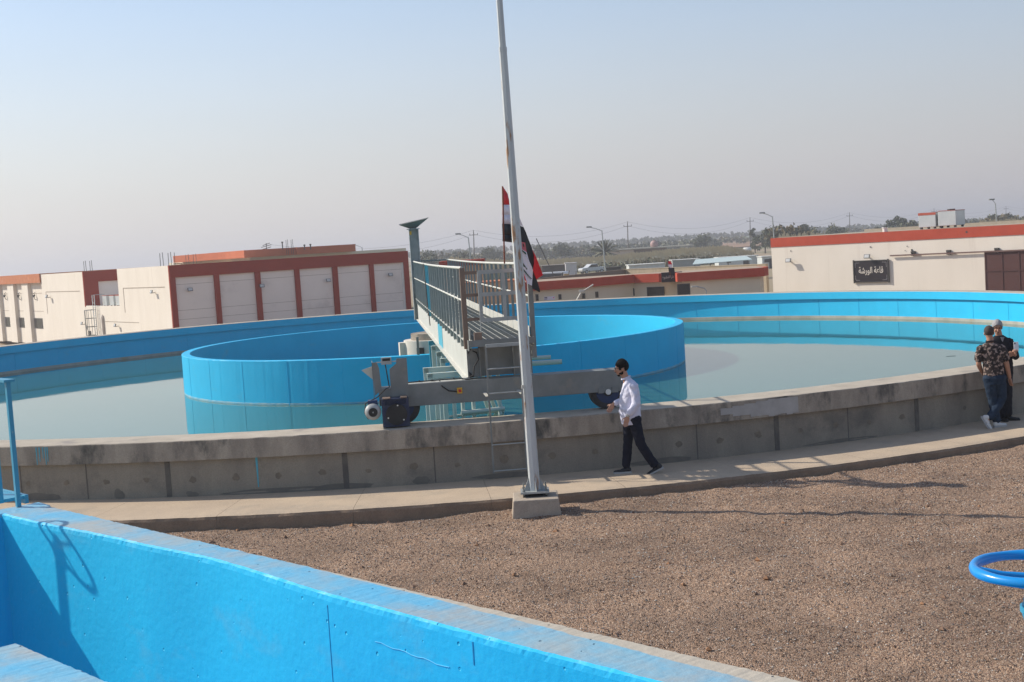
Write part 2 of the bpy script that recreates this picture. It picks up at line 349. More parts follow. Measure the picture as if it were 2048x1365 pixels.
for i, (px, py, s_) in enumerate([(57, 968, .06), (133, 966, .07), (213, 964, .075), (293, 960, .07), (386, 960, .075), (472, 955, .085), (556, 952, .075), (645, 945, .08), (737, 942, .06), (828, 934, .09), (915, 930, .06), (1008, 920, .10), (1104, 911, .09), (1190, 904, .07), (1358, 889, .075), (1440, 882, .09), (1516, 870, .09), (1601, 861, .07), (1671, 851, .075), (1738, 845, .06), (1804, 834, .08), (1929, 816, .06), (1985, 804, .08)]):
    a = ang_at(px, py, RF); rr = (RF * math.cos(R(a)) + C.x, RF * math.sin(R(a)) + C.y)
    blob(w_, a, at(px, py, rr[1]).z, s_ * .72, s_ * .62, 2, RF, .003, i)
for i, (px, py, rx, rz) in enumerate([(78, 985, .35, .07), (240, 992, .08, .09), (385, 1000, .1, .05), (560, 990, .9, .045), (690, 985, .5, .05), (841, 968, .14, .07), (1020, 958, .5, .05), (1330, 930, .5, .05), (1680, 880, .7, .035)]):
    a = ang_at(px, py, RF); blob(w_, a, KZ + rz * .8, rx, rz, 4, RF, .0025, i + 40)
on_wall(w_, ang_at(515, 945, RF), .035, -.79, -.315, 3, RF, .005, .6)
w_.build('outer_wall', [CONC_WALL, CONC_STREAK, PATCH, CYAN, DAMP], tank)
c_ = MB()
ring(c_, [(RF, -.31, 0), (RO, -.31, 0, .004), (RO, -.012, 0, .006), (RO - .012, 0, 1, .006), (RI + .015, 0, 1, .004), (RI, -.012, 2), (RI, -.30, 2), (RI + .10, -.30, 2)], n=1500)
for k, px in enumerate((74, 80, 87, 92, 96)): on_wall(c_, ang_at(px, 915, RO), .02, -.30 + .05 * (k % 3), -.02, 3, RO + .004, .003, .5)
# pale skim patch on the fascia right of the walking man
b = []
for px in range(1440, 1606, 12): b.append(px)
for i in range(len(b) - 1):
    a0, a1 = ang_at(b[i], 810, RO), ang_at(b[i + 1], 810, RO); t = i / (len(b) - 1)
    lo = -.20 - .09 * min(1, t * 1.8) + .015 * math.sin(i * 2.1); hi = -.10 + .075 * min(1, t * 1.6) + .008 * math.cos(i * 3)
    rr = RO + .009
    c_.add([(rr * math.cos(R(a)), rr * math.sin(R(a)), z) for a, z in ((a0, lo), (a1, lo), (a1, hi), (a0, hi))], [(0, 1, 2, 3)], 4)
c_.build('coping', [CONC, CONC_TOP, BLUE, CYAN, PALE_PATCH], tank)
i_ = MB(); ring(i_, [(RI + .10, -.30, 0), (RI + .10, -1.005, 0)], n=400)
for k in range(64):
    a = k * 360 / 64 + 2; on_wall(i_, a, .02, -1.0, -.31, 0, RI + .095, .004)
i_.build('inner_face', [BLUE], tank)
i_ = MB(); ring(i_, [(RI + .099, -1.005, 0, .006), (RI + .07, -1.01, 0), (RI + .07, -1.6, 0)], n=300); i_.build('bare_band', [BARE], tank)
q = MB(); ring(q, [(7.80, -1.6, 0), (7.80, .06, 0, .004), (7.787, .069, 0, .005), (7.56, .069, 0, .005), (7.55, .06, 0), (7.55, -1.6, 0)], n=500)
for k in range(30):
    on_wall(q, k * 12 + 3, .025, -1.5, .05, 0, 7.80, .006)
q.build('inner_ring_wall', [BLUE], tank)
q = MB(); ring(q, [(7.806, WZ - .02, 0, .003), (7.806, WZ + .035, 0, .004), (7.80, WZ + .05, 0, .008)], n=500); q.build('waterline_scum', mat('pale_scum', (.30, .46, .50), (.10, .40, .58), sc_=3, rough=.8), tank)
q = MB(); q.cyl((0, 0), 1.0, -1.6, -.05, 36, 0); q.box(-.16, .16, -1.16, -.95, -1.3, -.10, 0, Matrix.Rotation(R(-78), 4, 'Z')); q.box(.9, 1.04, -.12, .12, -.52, -.25, 1, Matrix.Rotation(R(-115), 4, 'Z'))
pier = q.build('centre_pier', [mat('beige_white_drum', (.68, .64, .56), (.60, .55, .47), sc_=1.5, stretch=(1, 1, .4), rough=.8), BLACK], tank)
q = MB(); q.cyl((0, 0), .77, -.05, .15, 36, 0); q.build('pier_cap', CONC, pier)

# water: murky, mirror-like
wm = mat('murky_water', (.055, .155, .125), (.05, .145, .12), sc_=.15, rough=.025, spec=.5)
p = wm.node_tree.nodes['Principled BSDF']; p.inputs['IOR'].default_value = 1.34
n_, l_ = wm.node_tree.nodes, wm.node_tree.links
co = n_.new('ShaderNodeTexCoord'); nz = n_.new('ShaderNodeTexNoise'); nz.inputs['Scale'].default_value = 1.6; nz.inputs['Detail'].default_value = 3
l_.new(co.outputs['Object'], nz.inputs['Vector']); bn = n_.new('ShaderNodeBump'); bn.inputs['Strength'].default_value = .05; bn.inputs['Distance'].default_value = .02
l_.new(nz.outputs['Fac'], bn.inputs['Height']); l_.new(bn.outputs[0], p.inputs['Normal'])
q = MB(); n = 200; q.add([(C.x, C.y, WZ)] + [(C.x + 20.6 * math.cos(2 * math.pi * i / n), C.y + 20.6 * math.sin(2 * math.pi * i / n), WZ) for i in range(n)], [(0, 1 + i, 1 + (i + 1) % n) for i in range(n)])
tag(q.build('water', wm), 'still grey green water in the round tank', 'water', kind='structure')

tw = thing('twig', 'thin dark twig floating on the water near the two men', 'twig', onz(1902, 713, WZ)); q = MB(); q.tube([(-.13, 0, .004), (0, .02, .007), (.13, -.01, .004)], .004, 5); q.build('stem', BLACK, tw)
# walkway ring with slab joints
q = MB(); RW = 22.72
k = 0; a = -180
for k in range(72):
    a0, a1 = k * 5 + .005, (k + 1) * 5 - .005
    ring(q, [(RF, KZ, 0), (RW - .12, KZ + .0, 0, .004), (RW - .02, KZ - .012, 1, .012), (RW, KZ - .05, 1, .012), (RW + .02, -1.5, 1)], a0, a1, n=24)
wk = q.build('walkway', [WALK, KERB]); wk.location = C; tag(wk, 'concrete walkway ring round the tank', 'walkway', kind='structure')

# ------------------------------------------------------------------ gravel yard
WO = Vector((-5.31, 13.175, 0)); WA = R(-46.37); WD = Vector((math.cos(WA), math.sin(WA), 0)); WN = Vector((-math.sin(WA), math.cos(WA), 0))
def gz(x, y):
    v = Vector((x, y, 0)); d = math.hypot(x - C.x, y - C.y); a = math.degrees(math.atan2(y - C.y, x - C.x))
    t_ = max(0, min(1, (x + 2.5) / 3.5)); z = -1.09 + .075 * t_ + .022 * noise.noise(v * 1.6) + .03 * noise.noise(v * .5) + .034 * noise.noise(Vector((v.x * 2.6, v.y * 5.0, 0))) + .020 * noise.noise(Vector((v.x * 4.6, v.y * 5.4, 2)))
    z -= .02 * math.exp(-(d - RW) * 4)
    far = max(0, min(1, (math.sin(R(a)) + .75) / .5))
    z -= 1.3 * far * max(0, min(1, (d - 25) / 6)) + max(0, d - 46) * .3
    return z
gy = MB(); A = np.concatenate([np.arange(-180, -125, 2.), np.arange(-125, -50, .28), np.arange(-50, 180, 2.)]); RR = np.concatenate([[RW + .005], RW + .005 + np.cumsum(np.concatenate([np.full(165, .09), np.full(14, 1.6)]))])
na = len(A); vs = []
for r_ in RR:
    for a in A:
        x, y = C.x + r_ * math.cos(R(a)), C.y + r_ * math.sin(R(a)); vs.append((x, y, gz(x, y)))
fs = [(i * na + j, (i + 1) * na + j, (i + 1) * na + (j + 1) % na, i * na + (j + 1) % na) for i in range(len(RR) - 1) for j in range(na)]
gy.add(vs, fs, 0, True)
GRAV = bpy.data.materials.new('gravel'); GRAV.use_nodes = True; n_, l_ = GRAV.node_tree.nodes, GRAV.node_tree.links; p = n_['Principled BSDF']; p.inputs['Roughness'].default_value = .9
co = n_.new('ShaderNodeTexCoord')
def vor(s, out='Color'):
    v = n_.new('ShaderNodeTexVoronoi'); v.inputs['Scale'].default_value = s; l_.new(co.outputs['Object'], v.inputs['Vector']); return v
v1 = vor(92); cr = n_.new('ShaderNodeValToRGB'); e = cr.color_ramp.elements
e[0].position = 0; e[0].color = (.115, .078, .055, 1); e[1].position = 1; e[1].color = (.62, .50, .39, 1)
for ps, cc in ((.25, (.225, .138, .087, 1)), (.5, (.335, .21, .132, 1)), (.72, (.40, .245, .152, 1)), (.9, (.48, .33, .225, 1))):
    q_ = e.new(ps); q_.color = cc
sp = n_.new('ShaderNodeSeparateColor'); l_.new(v1.outputs['Color'], sp.inputs[0]); l_.new(sp.outputs[0], cr.inputs[0])
nz = n_.new('ShaderNodeTexNoise'); nz.inputs['Scale'].default_value = .8; nz.inputs['Detail'].default_value = 8; l_.new(co.outputs['Object'], nz.inputs['Vector'])
mr_ = n_.new('ShaderNodeMapRange'); mr_.inputs['From Min'].default_value = .3; mr_.inputs['From Max'].default_value = .7; mr_.inputs['To Min'].default_value = .72; mr_.inputs['To Max'].default_value = 1.16; l_.new(nz.outputs['Fac'], mr_.inputs['Value'])
vm = n_.new('ShaderNodeVectorMath'); vm.operation = 'SCALE'; l_.new(cr.outputs[0], vm.inputs[0]); l_.new(mr_.outputs[0], vm.inputs['Scale']); l_.new(vm.outputs[0], p.inputs['Base Color'])
bn = n_.new('ShaderNodeBump'); bn.inputs['Strength'].default_value = 1.0; bn.inputs['Distance'].default_value = .014; bn.invert = True; l_.new(v1.outputs['Distance'], bn.inputs['Height'])
v2 = vor(24); bn2 = n_.new('ShaderNodeBump'); bn2.inputs['Strength'].default_value = .6; bn2.inputs['Distance'].default_value = .02; bn2.invert = True; nb = n_.new('ShaderNodeTexNoise'); nb.inputs['Scale'].default_value = 7; nb.inputs['Detail'].default_value = 4; l_.new(co.outputs['Object'], nb.inputs['Vector']); bn3 = n_.new('ShaderNodeBump'); bn3.inputs['Strength'].default_value = .9; bn3.inputs['Distance'].default_value = .07; l_.new(nb.outputs['Fac'], bn3.inputs['Height']); l_.new(bn3.outputs[0], bn.inputs['Normal']); l_.new(v2.outputs['Distance'], bn2.inputs['Height']); l_.new(bn.outputs[0], bn2.inputs['Normal']); l_.new(bn2.outputs[0], p.inputs['Normal'])
go = gy.build('gravel_yard', GRAV); bm = bmesh.new(); bm.from_mesh(go.data)
bmesh.ops.bisect_plane(bm, geom=bm.verts[:] + bm.edges[:] + bm.faces[:], plane_co=WO + WN * .34, plane_no=-WN, clear_outer=True)
bm.to_mesh(go.data); bm.free(); tag(go, 'brown gravel yard between tank and channel', 'gravel', kind='structure')
# loose pebbles (stuff)
def pebbles(n, smin, smax, name, m, lab, seed):
    rg = np.random.default_rng(seed); V = []; Fc = []
    octv = np.array([(1, 0, 0), (-1, 0, 0), (0, 1, 0), (0, -1, 0), (0, 0, 1), (0, 0, -1)], float)
    octf = np.array([(0, 2, 4), (2, 1, 4), (1, 3, 4), (3, 0, 4), (2, 0, 5), (1, 2, 5), (3, 1, 5), (0, 3, 5)])
    k = 0; P_ = []
    while k < n:
        yy = 5.5 + 14.5 * rg.random() ** .8; xx = (rg.random() * 2 - 1) * (yy * .42 + 1.5)
        v = Vector((xx, yy, 0)) - WO; d = math.hypot(xx - C.x, yy - C.y)
        if v.dot(WN) < .42 or d < RW + .06: continue
        if rg.random() > .35 + .9 * (noise.noise(Vector((xx * .9, yy * .9, 3))) + .45): continue
        P_.append((xx, yy)); k += 1
    for i, (xx, yy) in enumerate(P_):
        s = smin + (smax - smin) * rg.random() ** 3; sc3 = s * (0.7 + .6 * rg.random(3)); sc3[2] *= .8
        a = rg.random() * 6.28; o_ = octv * (1 + .25 * (rg.random((6, 1)) - .5)) * sc3; rot = np.array([[math.cos(a), -math.sin(a), 0], [math.sin(a), math.cos(a), 0], [.25 * (rg.random() - .5), .25 * (rg.random() - .5), 1]])
        V.append(o_ @ rot.T + np.array([xx, yy, gz(xx, yy) + s * .3])); Fc.append(octf + 6 * i)
    V = np.concatenate(V); Fc = np.concatenate(Fc); me = bpy.data.meshes.new(name); me.from_pydata(V.tolist(), [], Fc.tolist())
    for mm in m: me.materials.append(mm)
    me.polygons.foreach_set('material_index', np.repeat(rg.integers(0, len(m), n), 8)); o = bpy.data.objects.new(name, me); COL.objects.link(o); return tag(o, lab, 'gravel', kind='stuff')
PB = [mat('pebble_tan', (.40, .30, .22), rough=.85), mat('pebble_brown', (.24, .15, .10), rough=.85), mat('pebble_grey', (.22, .19, .17), rough=.85), mat('pebble_pale', (.56, .50, .43), rough=.8), mat('pebble_umber', (.15, .10, .075), rough=.85), mat('pebble_rose', (.33, .21, .16), rough=.85)]
pebbles(90000, .005, .013, 'loose_pebbles', PB, 'loose brown and tan pebbles over the gravel yard', 3)
pebbles(70, .03, .055, 'clay_clods', [mat('clay_clod', (.36, .19, .10), (.26, .15, .09), sc_=20, rough=.95), PB[1]], 'scattered orange brown clay clods on the gravel', 5)

# ------------------------------------------------------------------ inlet channel (foreground)
def chan_wall(name, label, x0, x1, yf, yb, ztop, zbot, parent_loc=WO):
    o = thing(name, label, 'wall', parent_loc, WA)
    n = int((x1 - x0) / .03); vs = []
    for i in range(n + 1):
        x = x0 + (x1 - x0) * i / n; y0, y1 = yf(x), yb(x)
        f = lambda s, a: a * (noise.noise(Vector((x * 5, s, 0))) + .7 * noise.noise(Vector((x * 19, s, 3))) + .5 * noise.noise(Vector((x * 50, s, 9))))
        g2 = lambda s, a: a * max(0, noise.noise(Vector((x * 8, s, 1))) + .2)
        vs += [(x, y0, zbot), (x, y0, ztop - .05), (x, y0 + .006 + f(1, .008), ztop - .012 + f(4, .006)), (x, y0 + .028 + f(7, .006), ztop + f(8, .004)),
               (x, y0 * .5 + y1 * .5, ztop + f(9, .003)), (x, y1 - .03 + f(5, .01), ztop - .002 + f(6, .006)), (x, y1 + f(5, .01), ztop - .03), (x, y1, zbot)]
    face = MB(); top = MB()
    k = 8; MBX = {0: face, 1: face, 2: face, 3: top, 4: top, 5: top, 6: face}
    for i in range(n):
        for j in range(7):
            A_ = [vs[i * k + j], vs[(i + 1) * k + j], vs[(i + 1) * k + j + 1], vs[i * k + j + 1]]; MBX[j].add(A_, [(0, 1, 2, 3)], 0, False)
    for e_ in (0, n): face.add([vs[e_ * k + j] for j in range(k)], [tuple(range(k))])
    for mb in (face, top):
        pass
    return o, face, top
def lerp_pts(pts):
    def f(x):
        for (a, ya), (b, yb) in zip(pts, pts[1:]):
            if x <= b: t = max(0, min(1, (x - a) / (b - a))); t = t * t * (3 - 2 * t); return ya + (yb - ya) * t
        return pts[-1][1]
    return f
def weld(o):
    bm = bmesh.new(); bm.from_mesh(o.data); bmesh.ops.remove_doubles(bm, verts=bm.verts, dist=1e-5); bm.to_mesh(o.data); bm.free()
# coping material: paint worn to concrete along the outer strip
def coping_mat():
    mt = blue_paint('channel_coping_paint', .9, worn=.8, wear_col=(.40, .37, .32), base=(.10, .42, .66), base2=(.22, .43, .55))
    n, l = mt.node_tree.nodes, mt.node_tree.links; p = n['Principled BSDF']; src = p.inputs['Base Color'].links[0].from_socket
    co = n.new('ShaderNodeTexCoord'); s = n.new('ShaderNodeSeparateXYZ'); l.new(co.outputs['Object'], s.inputs[0])
    nz = n.new('ShaderNodeTexNoise'); nz.inputs['Scale'].default_value = 3; nz.inputs['Detail'].default_value = 6; l.new(co.outputs['Object'], nz.inputs['Vector'])
    # boundary line y = f(x): starts at the outer edge near x=3.8 and moves inward
    lin = n.new('ShaderNodeMath'); lin.operation = 'MULTIPLY_ADD'; l.new(s.outputs['X'], lin.inputs[0]); lin.inputs[1].default_value = .034; l.new(s.outputs['Y'], lin.inputs[2])
    jn = n.new('ShaderNodeMath'); jn.operation = 'MULTIPLY_ADD'; l.new(nz.outputs['Fac'], jn.inputs[0]); jn.inputs[1].default_value = .10; l.new(lin.outputs[0], jn.inputs[2])
    r_ = n.new('ShaderNodeMapRange'); r_.inputs['From Min'].default_value = .675; r_.inputs['From Max'].default_value = .69; l.new(jn.outputs[0], r_.inputs['Value'])
    x = n.new('ShaderNodeMix'); x.data_type = 'RGBA'; l.new(src, x.inputs['A']); x.inputs['B'].default_value = (.47, .42, .34, 1); l.new(r_.outputs[0], x.inputs['Factor']); l.new(x.outputs['Result'], p.inputs['Base Color'])
    return mt
CHTOP = coping_mat()
ZT = .30
yf1 = lerp_pts([(-.4, 0), (.25, 0), (2.6, .112), (3.7, .17), (5.84, .05), (7.9, .005), (14, 0)])
cw, f1, t1 = chan_wall('channel_wall', 'long blue painted channel wall in the foreground beside the gravel', -.02, 13.5, yf1, lambda x: .50, ZT, -2.0)
# formwork joints and a trowel ridge with its sun highlight painted lighter
for x, z0, z1, wd in ((5.55, -1.6, .22, .004), (7.15, .10, .25, .010)):
    y = yf1(x); f1.box(x - wd / 2, x + wd / 2, y - .003, y + .01, z0, z1, 1)
for (xa, za), (xb, zb) in (((6.1, .055), (6.9, .03)),):
    for i in range(12):
        t0, t1_ = i / 12, (i + 1) / 12; xa_, xb_ = xa + (xb - xa) * t0, xa + (xb - xa) * t1_
        f1.bar((xa_, yf1(xa_) - .003, za + (zb - za) * t0 + .006 * math.sin(i * 1.7)), (xb_, yf1(xb_) - .003, za + (zb - za) * t1_ + .006 * math.sin((i + 1) * 1.7)), .005, .003, 2)
o = f1.build('wall_face', [BLUE_NEAR, mat('painted_joint', (.006, .26, .52), (.006, .20, .42), sc_=8, rough=.6), mat('bright_trowel_ridge', (.16, .60, .86), rough=.5)], cw); weld(o)
o = t1.build('wall_top', CHTOP, cw); weld(o)
cx, f2, t2 = chan_wall('cross_wall', 'short blue cross wall closing the channel at the left edge', -.02, 4.2, lambda x: 0, lambda x: .34, ZT - .004, -2.0, WO + WD * -.34 + WN * .49)
cx.rotation_euler = (0, 0, WA - R(90)); cx.location = WO + WD * -.345 + WN * .50
weld(f2.build('wall_face', BLUE_NEAR, cx)); weld(t2.build('wall_top', CHTOP, cx))
# second wall, lower left corner
sw, f3, t3 = chan_wall('channel_wall', 'worn blue channel wall top in the bottom left corner', 0, 9, lambda x: 0, lambda x: .5, ZT, -2.0, W(cw, 4.75, -2.35))
weld(f3.build('wall_face', BLUE_NEAR, sw)); weld(t3.build('wall_top', CHTOP, sw))
q = MB(); q.box(-.3, 13.5, -2.2, .4, -2.1, -1.9); o = q.build('channel_floor', BLUE_NEAR); o.location = WO; o.rotation_euler = (0, 0, WA); tag(o, 'floor of the blue channel', 'floor', kind='structure')

# handwheel stands
def handwheel_stand(loc, label, rz=0, base=ZT, hz=1.03):
    t = thing('valve_handwheel_stand', label, 'handwheel', (loc.x, loc.y, base), rz, 'blue handwheel stands of the channel gates')
    p_ = MB(); p_.cyl((0, 0), .036, .02, hz - .17, 16); p_.cyl((0, 0), .12, 0, .02, 20); p_.cyl((0, 0), .036, hz - .24, hz - .17, 16, 0, .056); p_.build('pedestal', BLUE_POST, t)
    h = MB(); h.cyl((0, 0), .060, hz - .17, hz - .145, 24); h.cyl((0, 0), .05, hz - .145, hz - .05, 16, 0, .035); h.build('gear_head', BLUE_POST, t)
    wh = MB(); pts = [(.226 * math.cos(2 * math.pi * i / 48), .226 * math.sin(2 * math.pi * i / 48), hz) for i in range(48)]
    wh.tube(pts, [.0205 + .0015 * math.cos(6 * math.pi * i / 24) for i in range(48)], 14, 0, True, False, True); rim = wh.build('wheel_rim', BLUE_METAL, t)
    for k in range(3):
        s = MB(); a = R(120 * k + 155); s.tube([(.03 * math.cos(a), .03 * math.sin(a), hz - .028), (.12 * math.cos(a), .12 * math.sin(a), hz - .02), (.22 * math.cos(a), .22 * math.sin(a), hz)], [.013, .010, .012], 8); s.build('spoke', BLUE_METAL, t)
    s = MB(); s.cyl((0, 0), .032, hz - .05, hz + .0, 16); s.cyl((0, 0), .012, hz, hz + .02, 12); s.build('hub', BLUE_METAL, t)
    return t
hp = at(2070, 1138, 5.0)
st = handwheel_stand(Vector((hp.x, hp.y, 0)), 'blue gate handwheel cut off by the right edge, near the camera', R(10), .305, hp.z - .305)
q = MB(); q.box(-.9, .42, -.12, .12, -.075, -.004); q.build('support_beam', BLUE_POST, st)
for c in children(st):
    if c.name.startswith('support_beam'): c.rotation_euler = (0, 0, WA + R(90) - R(10))
handwheel_stand(W(cw, -.42, -.74), 'blue gate handwheel on the cross wall left of the picture', R(40), ZT, 1.12)

# gate platform with posts, left edge
gp = thing('gate_platform', 'pale blue steel platform with railing posts at the left edge', 'platform', W(cw, -.9, .12), WA)
q = MB(); q.box(-.75, .25, -.3, .42, ZT, ZT + .035); q.box(-.75, .27, .39, .43, ZT - .05, ZT + .045); q.build('plate', BLUE_POST, gp)
pa, pb = at(35, 990, 13.55), at(10, 762, 13.55)
inv = Matrix.Rotation(-WA, 3, 'Z')
la = inv @ (Vector((pa.x, pa.y, 0)) - Vector((gp.location.x, gp.location.y, 0)))
for k, (dx, dy, h) in enumerate(((0, 0, 1.62), (-.40, -.02, 1.62), (-.95, .02, 1.62))):
    q = MB(); q.bar((la.x + dx, la.y + dy, ZT), (la.x + dx, la.y + dy, h), .045, .045); q.build('post', BLUE_POST, gp)
q = MB(); q.box(la.x - .95, la.x + .06, la.y - .06, la.y + .06, 1.62, 1.645); q.build('top_rail', BLUE_POST, gp)

# ------------------------------------------------------------------ scraper bridge
BA = R(-83.84); br = thing('scraper_bridge', 'grey steel rotating scraper bridge with railings, motor drive and ladder', 'bridge', C, BA)
DZ = 1.28
for s, nm in ((-1, 'left'), (1, 'right')):
    q = MB(); y = s * .50
    q.box(.2, 20.35, y - .006, y + .006, .62, DZ - .03, 0); q.box(.2, 20.35, y - .07, y + .07, .60, .62, 1); q.box(.2, 20.35, y - .05, y + .05, DZ - .03, DZ - .015, 0)
    for k in range(11): q.box(.4 + k * 1.93, .412 + k * 1.93, y + min(0, -s * .06), y + max(0, -s * .06), .62, DZ - .03, 0)
    q.build('girder', [GALV_L, GALV_L, CYAN], br)
q = MB(); q.box(12.0, 13.6, -.512, -.508, .63, DZ - .02); q.bar((13.7, -.52, DZ - .05), (19.5, -.52, DZ - .05), .012, .012); q.build('overspray_panel', CYAN, br)
# grating deck
q = MB()
k = 0; x = .3
while x < 21.0:
    q.box(x, x + .012, -.46, .46, DZ - .03, DZ, 0); x += .075
for y in np.arange(-.46, .47, .115): q.box(.3, 21.05, y - .003, y + .003, DZ - .028, DZ + .003, 1)
q.build('grating_deck', [GALV_D, GALV_L], br)
q = MB(); q.box(.3, 20.9, .46, .466, DZ, DZ + .16, 0); q.build('kick_plate', GALV_L, br)
q = MB(); q.box(.3, 20.9, -.466, -.46, DZ, DZ + .16, 0); q.build('kick_plate', GALV_D, br)
HT = 2.415
POSTM = mat('greenish_grey_post', (.27, .30, .29), (.22, .25, .24), sc_=5, rough=.6, metal=.2, c3=(.26, .27, .24), sc3=2, t3=.6)
for s in (-1, 1):
    y = s * .53; n = 24
    for k in range(n):
        x = .5 + k * 20.3 / (n - 1)
        if k == n - 1: continue
        q = MB(); q.box(x - .004, x + .004, y - .022, y + .022, DZ - .16, HT - .02, 0); q.box(x - .05, x + .004, y - s * -.022 - .003, y - s * -.022 + .003, DZ - .16, HT - .02, 0)
        q.cyl((x - .01, y), .008, DZ - .1, DZ - .09, 6, 0)
        q.build('railing_post', CYAN if (s < 0 and k in (9, 10)) else POSTM, br)
    q = MB(); zz = lambda x: HT + .03 * math.sin((x - .5) / 20.5 * math.pi) * -1
    q.tube([(x, y, zz(x)) for x in np.linspace(.4, 20.75, 16)], .024, 10); q.build('top_rail', GALV_L, br)
    q = MB(); q.tube([(x, y - s * -.01, 1.90) for x in (.4, 20.75)], .018, 8); q.build('mid_rail', GALV_L, br)
q = MB(); q.box(20.74, 20.82, -.57, -.49, DZ - .14, HT, 0); q.build('end_post', RUST_PLATE, br, bevel=.006)
q = MB(); q.box(20.74, 20.82, .49, .57, DZ - .35, HT + .02, 0); q.build('end_post', GALV_D, br, bevel=.006)
q = MB(); q.tube([(.4, -.5, HT), (.4, .5, HT)], .022, 8); q.tube([(.4, -.5, 1.9), (.4, .5, 1.9)], .018, 8); q.build('far_end_rail', GALV_D, br)
# end gate
gt = MB()
for z in (2.33, 1.98, 1.58): gt.box(20.86, 20.868, -.27, .36, z - .03, z + .03, 0)
for y in (-.27, .1, .36): gt.box(20.868, 20.878, y - .025, y + .025, 1.55, 2.36, 0)
gt.build('end_gate', GALV, br)
for z in (2.33, 1.98, 1.60): q = MB(); q.box(20.83, 20.838, -.50, -.27, z - .025, z + .025, 0); q.build('gate_hinge_bar', RUST_PLATE, br)
q = MB(); q.tube([(20.95, -.30, DZ - .02), (20.95, -.30, 2.34)], .009, 6); q.build('gate_rod', GALV, br)
# landing front, stringer and under-deck frame
q = MB(); q.box(20.2, 21.05, -.52, -.505, DZ - .16, DZ - .0, 0); q.box(20.2, 21.05, .505, .52, DZ - .16, DZ, 0); q.box(21.05, 21.062, -.52, .52, DZ - .10, DZ + .004, 0)
q.build('landing_edge', GALV_D, br)
q = MB(); q.box(20.95, 21.05, -.42, -.30, DZ - .01, DZ + .12, 0); q.build('landing_bracket', RUST_PLATE, br)
ef = MB()
ef.box(20.28, 20.52, -.52, -.505, .66, DZ - .16, 0); ef.box(20.52, 20.535, -.52, -.30, .66, DZ - .16, 1); ef.box(20.52, 20.535, .22, .52, .66, DZ - .16, 1)
ef.box(20.28, 20.52, .505, .52, .66, DZ - .16, 0); ef.box(20.40, 20.415, -.32, .24, .66, DZ - .05, 1); ef.box(20.41, 20.60, -.325, -.31, .66, DZ - .16, 1); ef.box(20.41, 20.60, .215, .23, .66, DZ - .16, 1)
ef.box(20.2, 20.62, -.60, -.50, .655, .668, 0)
M_ = Matrix(((0, 0, 1, 0), (1, 0, 0, 0), (0, 1, 0, 0), (0, 0, 0, 1)))
for s in (-1,): ef.prism([(-.50, .668), (-.42, .668), (-.50, .76)], 20.536, 20.545, 2, M_)
ef.prism([(-.50, 1.12), (-.50, 1.03), (-.44, 1.12)], 20.536, 20.545, 2, M_)
ef.build('end_frame', [GALV_L, GALV_D, BLACK], br)
# end beam
q = MB(); q.box(20.33, 20.68, -1.62, 1.93, .285, .635, 0); q.box(20.33, 20.68, -1.95, -1.62, .33, .60, 0)
q.build('end_beam', GALV_D, br, bevel=.008)
q = MB(); q.box(20.34, 20.66, -1.55, -.62, .637, .641); q.build('beam_top_plate', GALV_L, br)
def wheel(y):
    r_ = .285
    wh = MB(); wh.tube([(20.42, y, r_), (20.60, y, r_)], r_, 32, 0); wh.tube([(20.40, y, r_), (20.62, y, r_)], r_ - .03, 32, 0); o = wh.build('wheel', TYRE, br)
    h = MB(); h.tube([(20.61, y, r_), (20.63, y, r_)], .19, 28, 0); h.tube([(20.62, y, r_), (20.665, y, r_)], .075, 18, 1); h.tube([(20.66, y, r_), (20.70, y, r_)], .045, 16, 2)
    h.build('hub', [HUBBLUE, BLACK, WHITE], o)
wheel(-1.60); wheel(1.70)
for y in (1.54, 1.76): q = MB(); q.box(20.60, 20.70, y, y + .10, .27, .36, 0); q.build('axle_clamp', GALV_D, br)
# drive: gearbox and motor
gb = MB(); gb.box(20.70, 20.95, -1.92, -1.50, .02, .46, 0)
for k in range(7): gb.box(20.95, 20.965, -1.88 + k * 0, -1.54, .37 + k * .012, .375 + k * .012, 0)
gb.box(20.72, 20.97, -1.90, -1.78, .46, .475, 1); gb.box(20.72, 20.97, -1.62, -1.52, .46, .48, 1)
o = gb.build('gearbox', [GEARBLUE, RUST_PLATE], br, bevel=.02)
f = MB(); f.tube([(20.95, -1.70, .215), (20.985, -1.70, .215)], .165, 28, 0); f.tube([(20.98, -1.70, .215), (20.99, -1.70, .215)], .12, 28, 0)
for a in (80, 200, 320): f.tube([(20.985, -1.70 + .14 * math.cos(R(a)), .215 + .14 * math.sin(R(a))), (20.997, -1.70 + .14 * math.cos(R(a)), .215 + .14 * math.sin(R(a)))], .012, 8, 1)
f.build('gearbox_flange', [BLACK, WHITE], o)
mo = MB(); mo.tube([(20.62, -2.06, .27), (20.86, -2.06, .27)], .112, 24, 0); mo.tube([(20.86, -2.06, .27), (20.93, -2.06, .27), (20.955, -2.06, .27)], [.128, .124, .08], 24, 1)
mo.tube([(20.94, -2.06, .27), (20.962, -2.06, .27)], .07, 20, 2); mo.box(20.66, 20.84, -2.13, -1.98, .37, .44, 3); mo.tube([(20.96, -2.06, .27), (20.968, -2.06, .27)], .012, 8, 1)
for k in range(12):
    a = R(k * 30); mo.bar((20.64, -2.06 + .115 * math.cos(a), .27 + .115 * math.sin(a)), (20.84, -2.06 + .115 * math.cos(a), .27 + .115 * math.sin(a)), .006, .02, 0)
mo.build('motor', [GALV_D, MOTOR, BLACK, HUBBLUE], br)
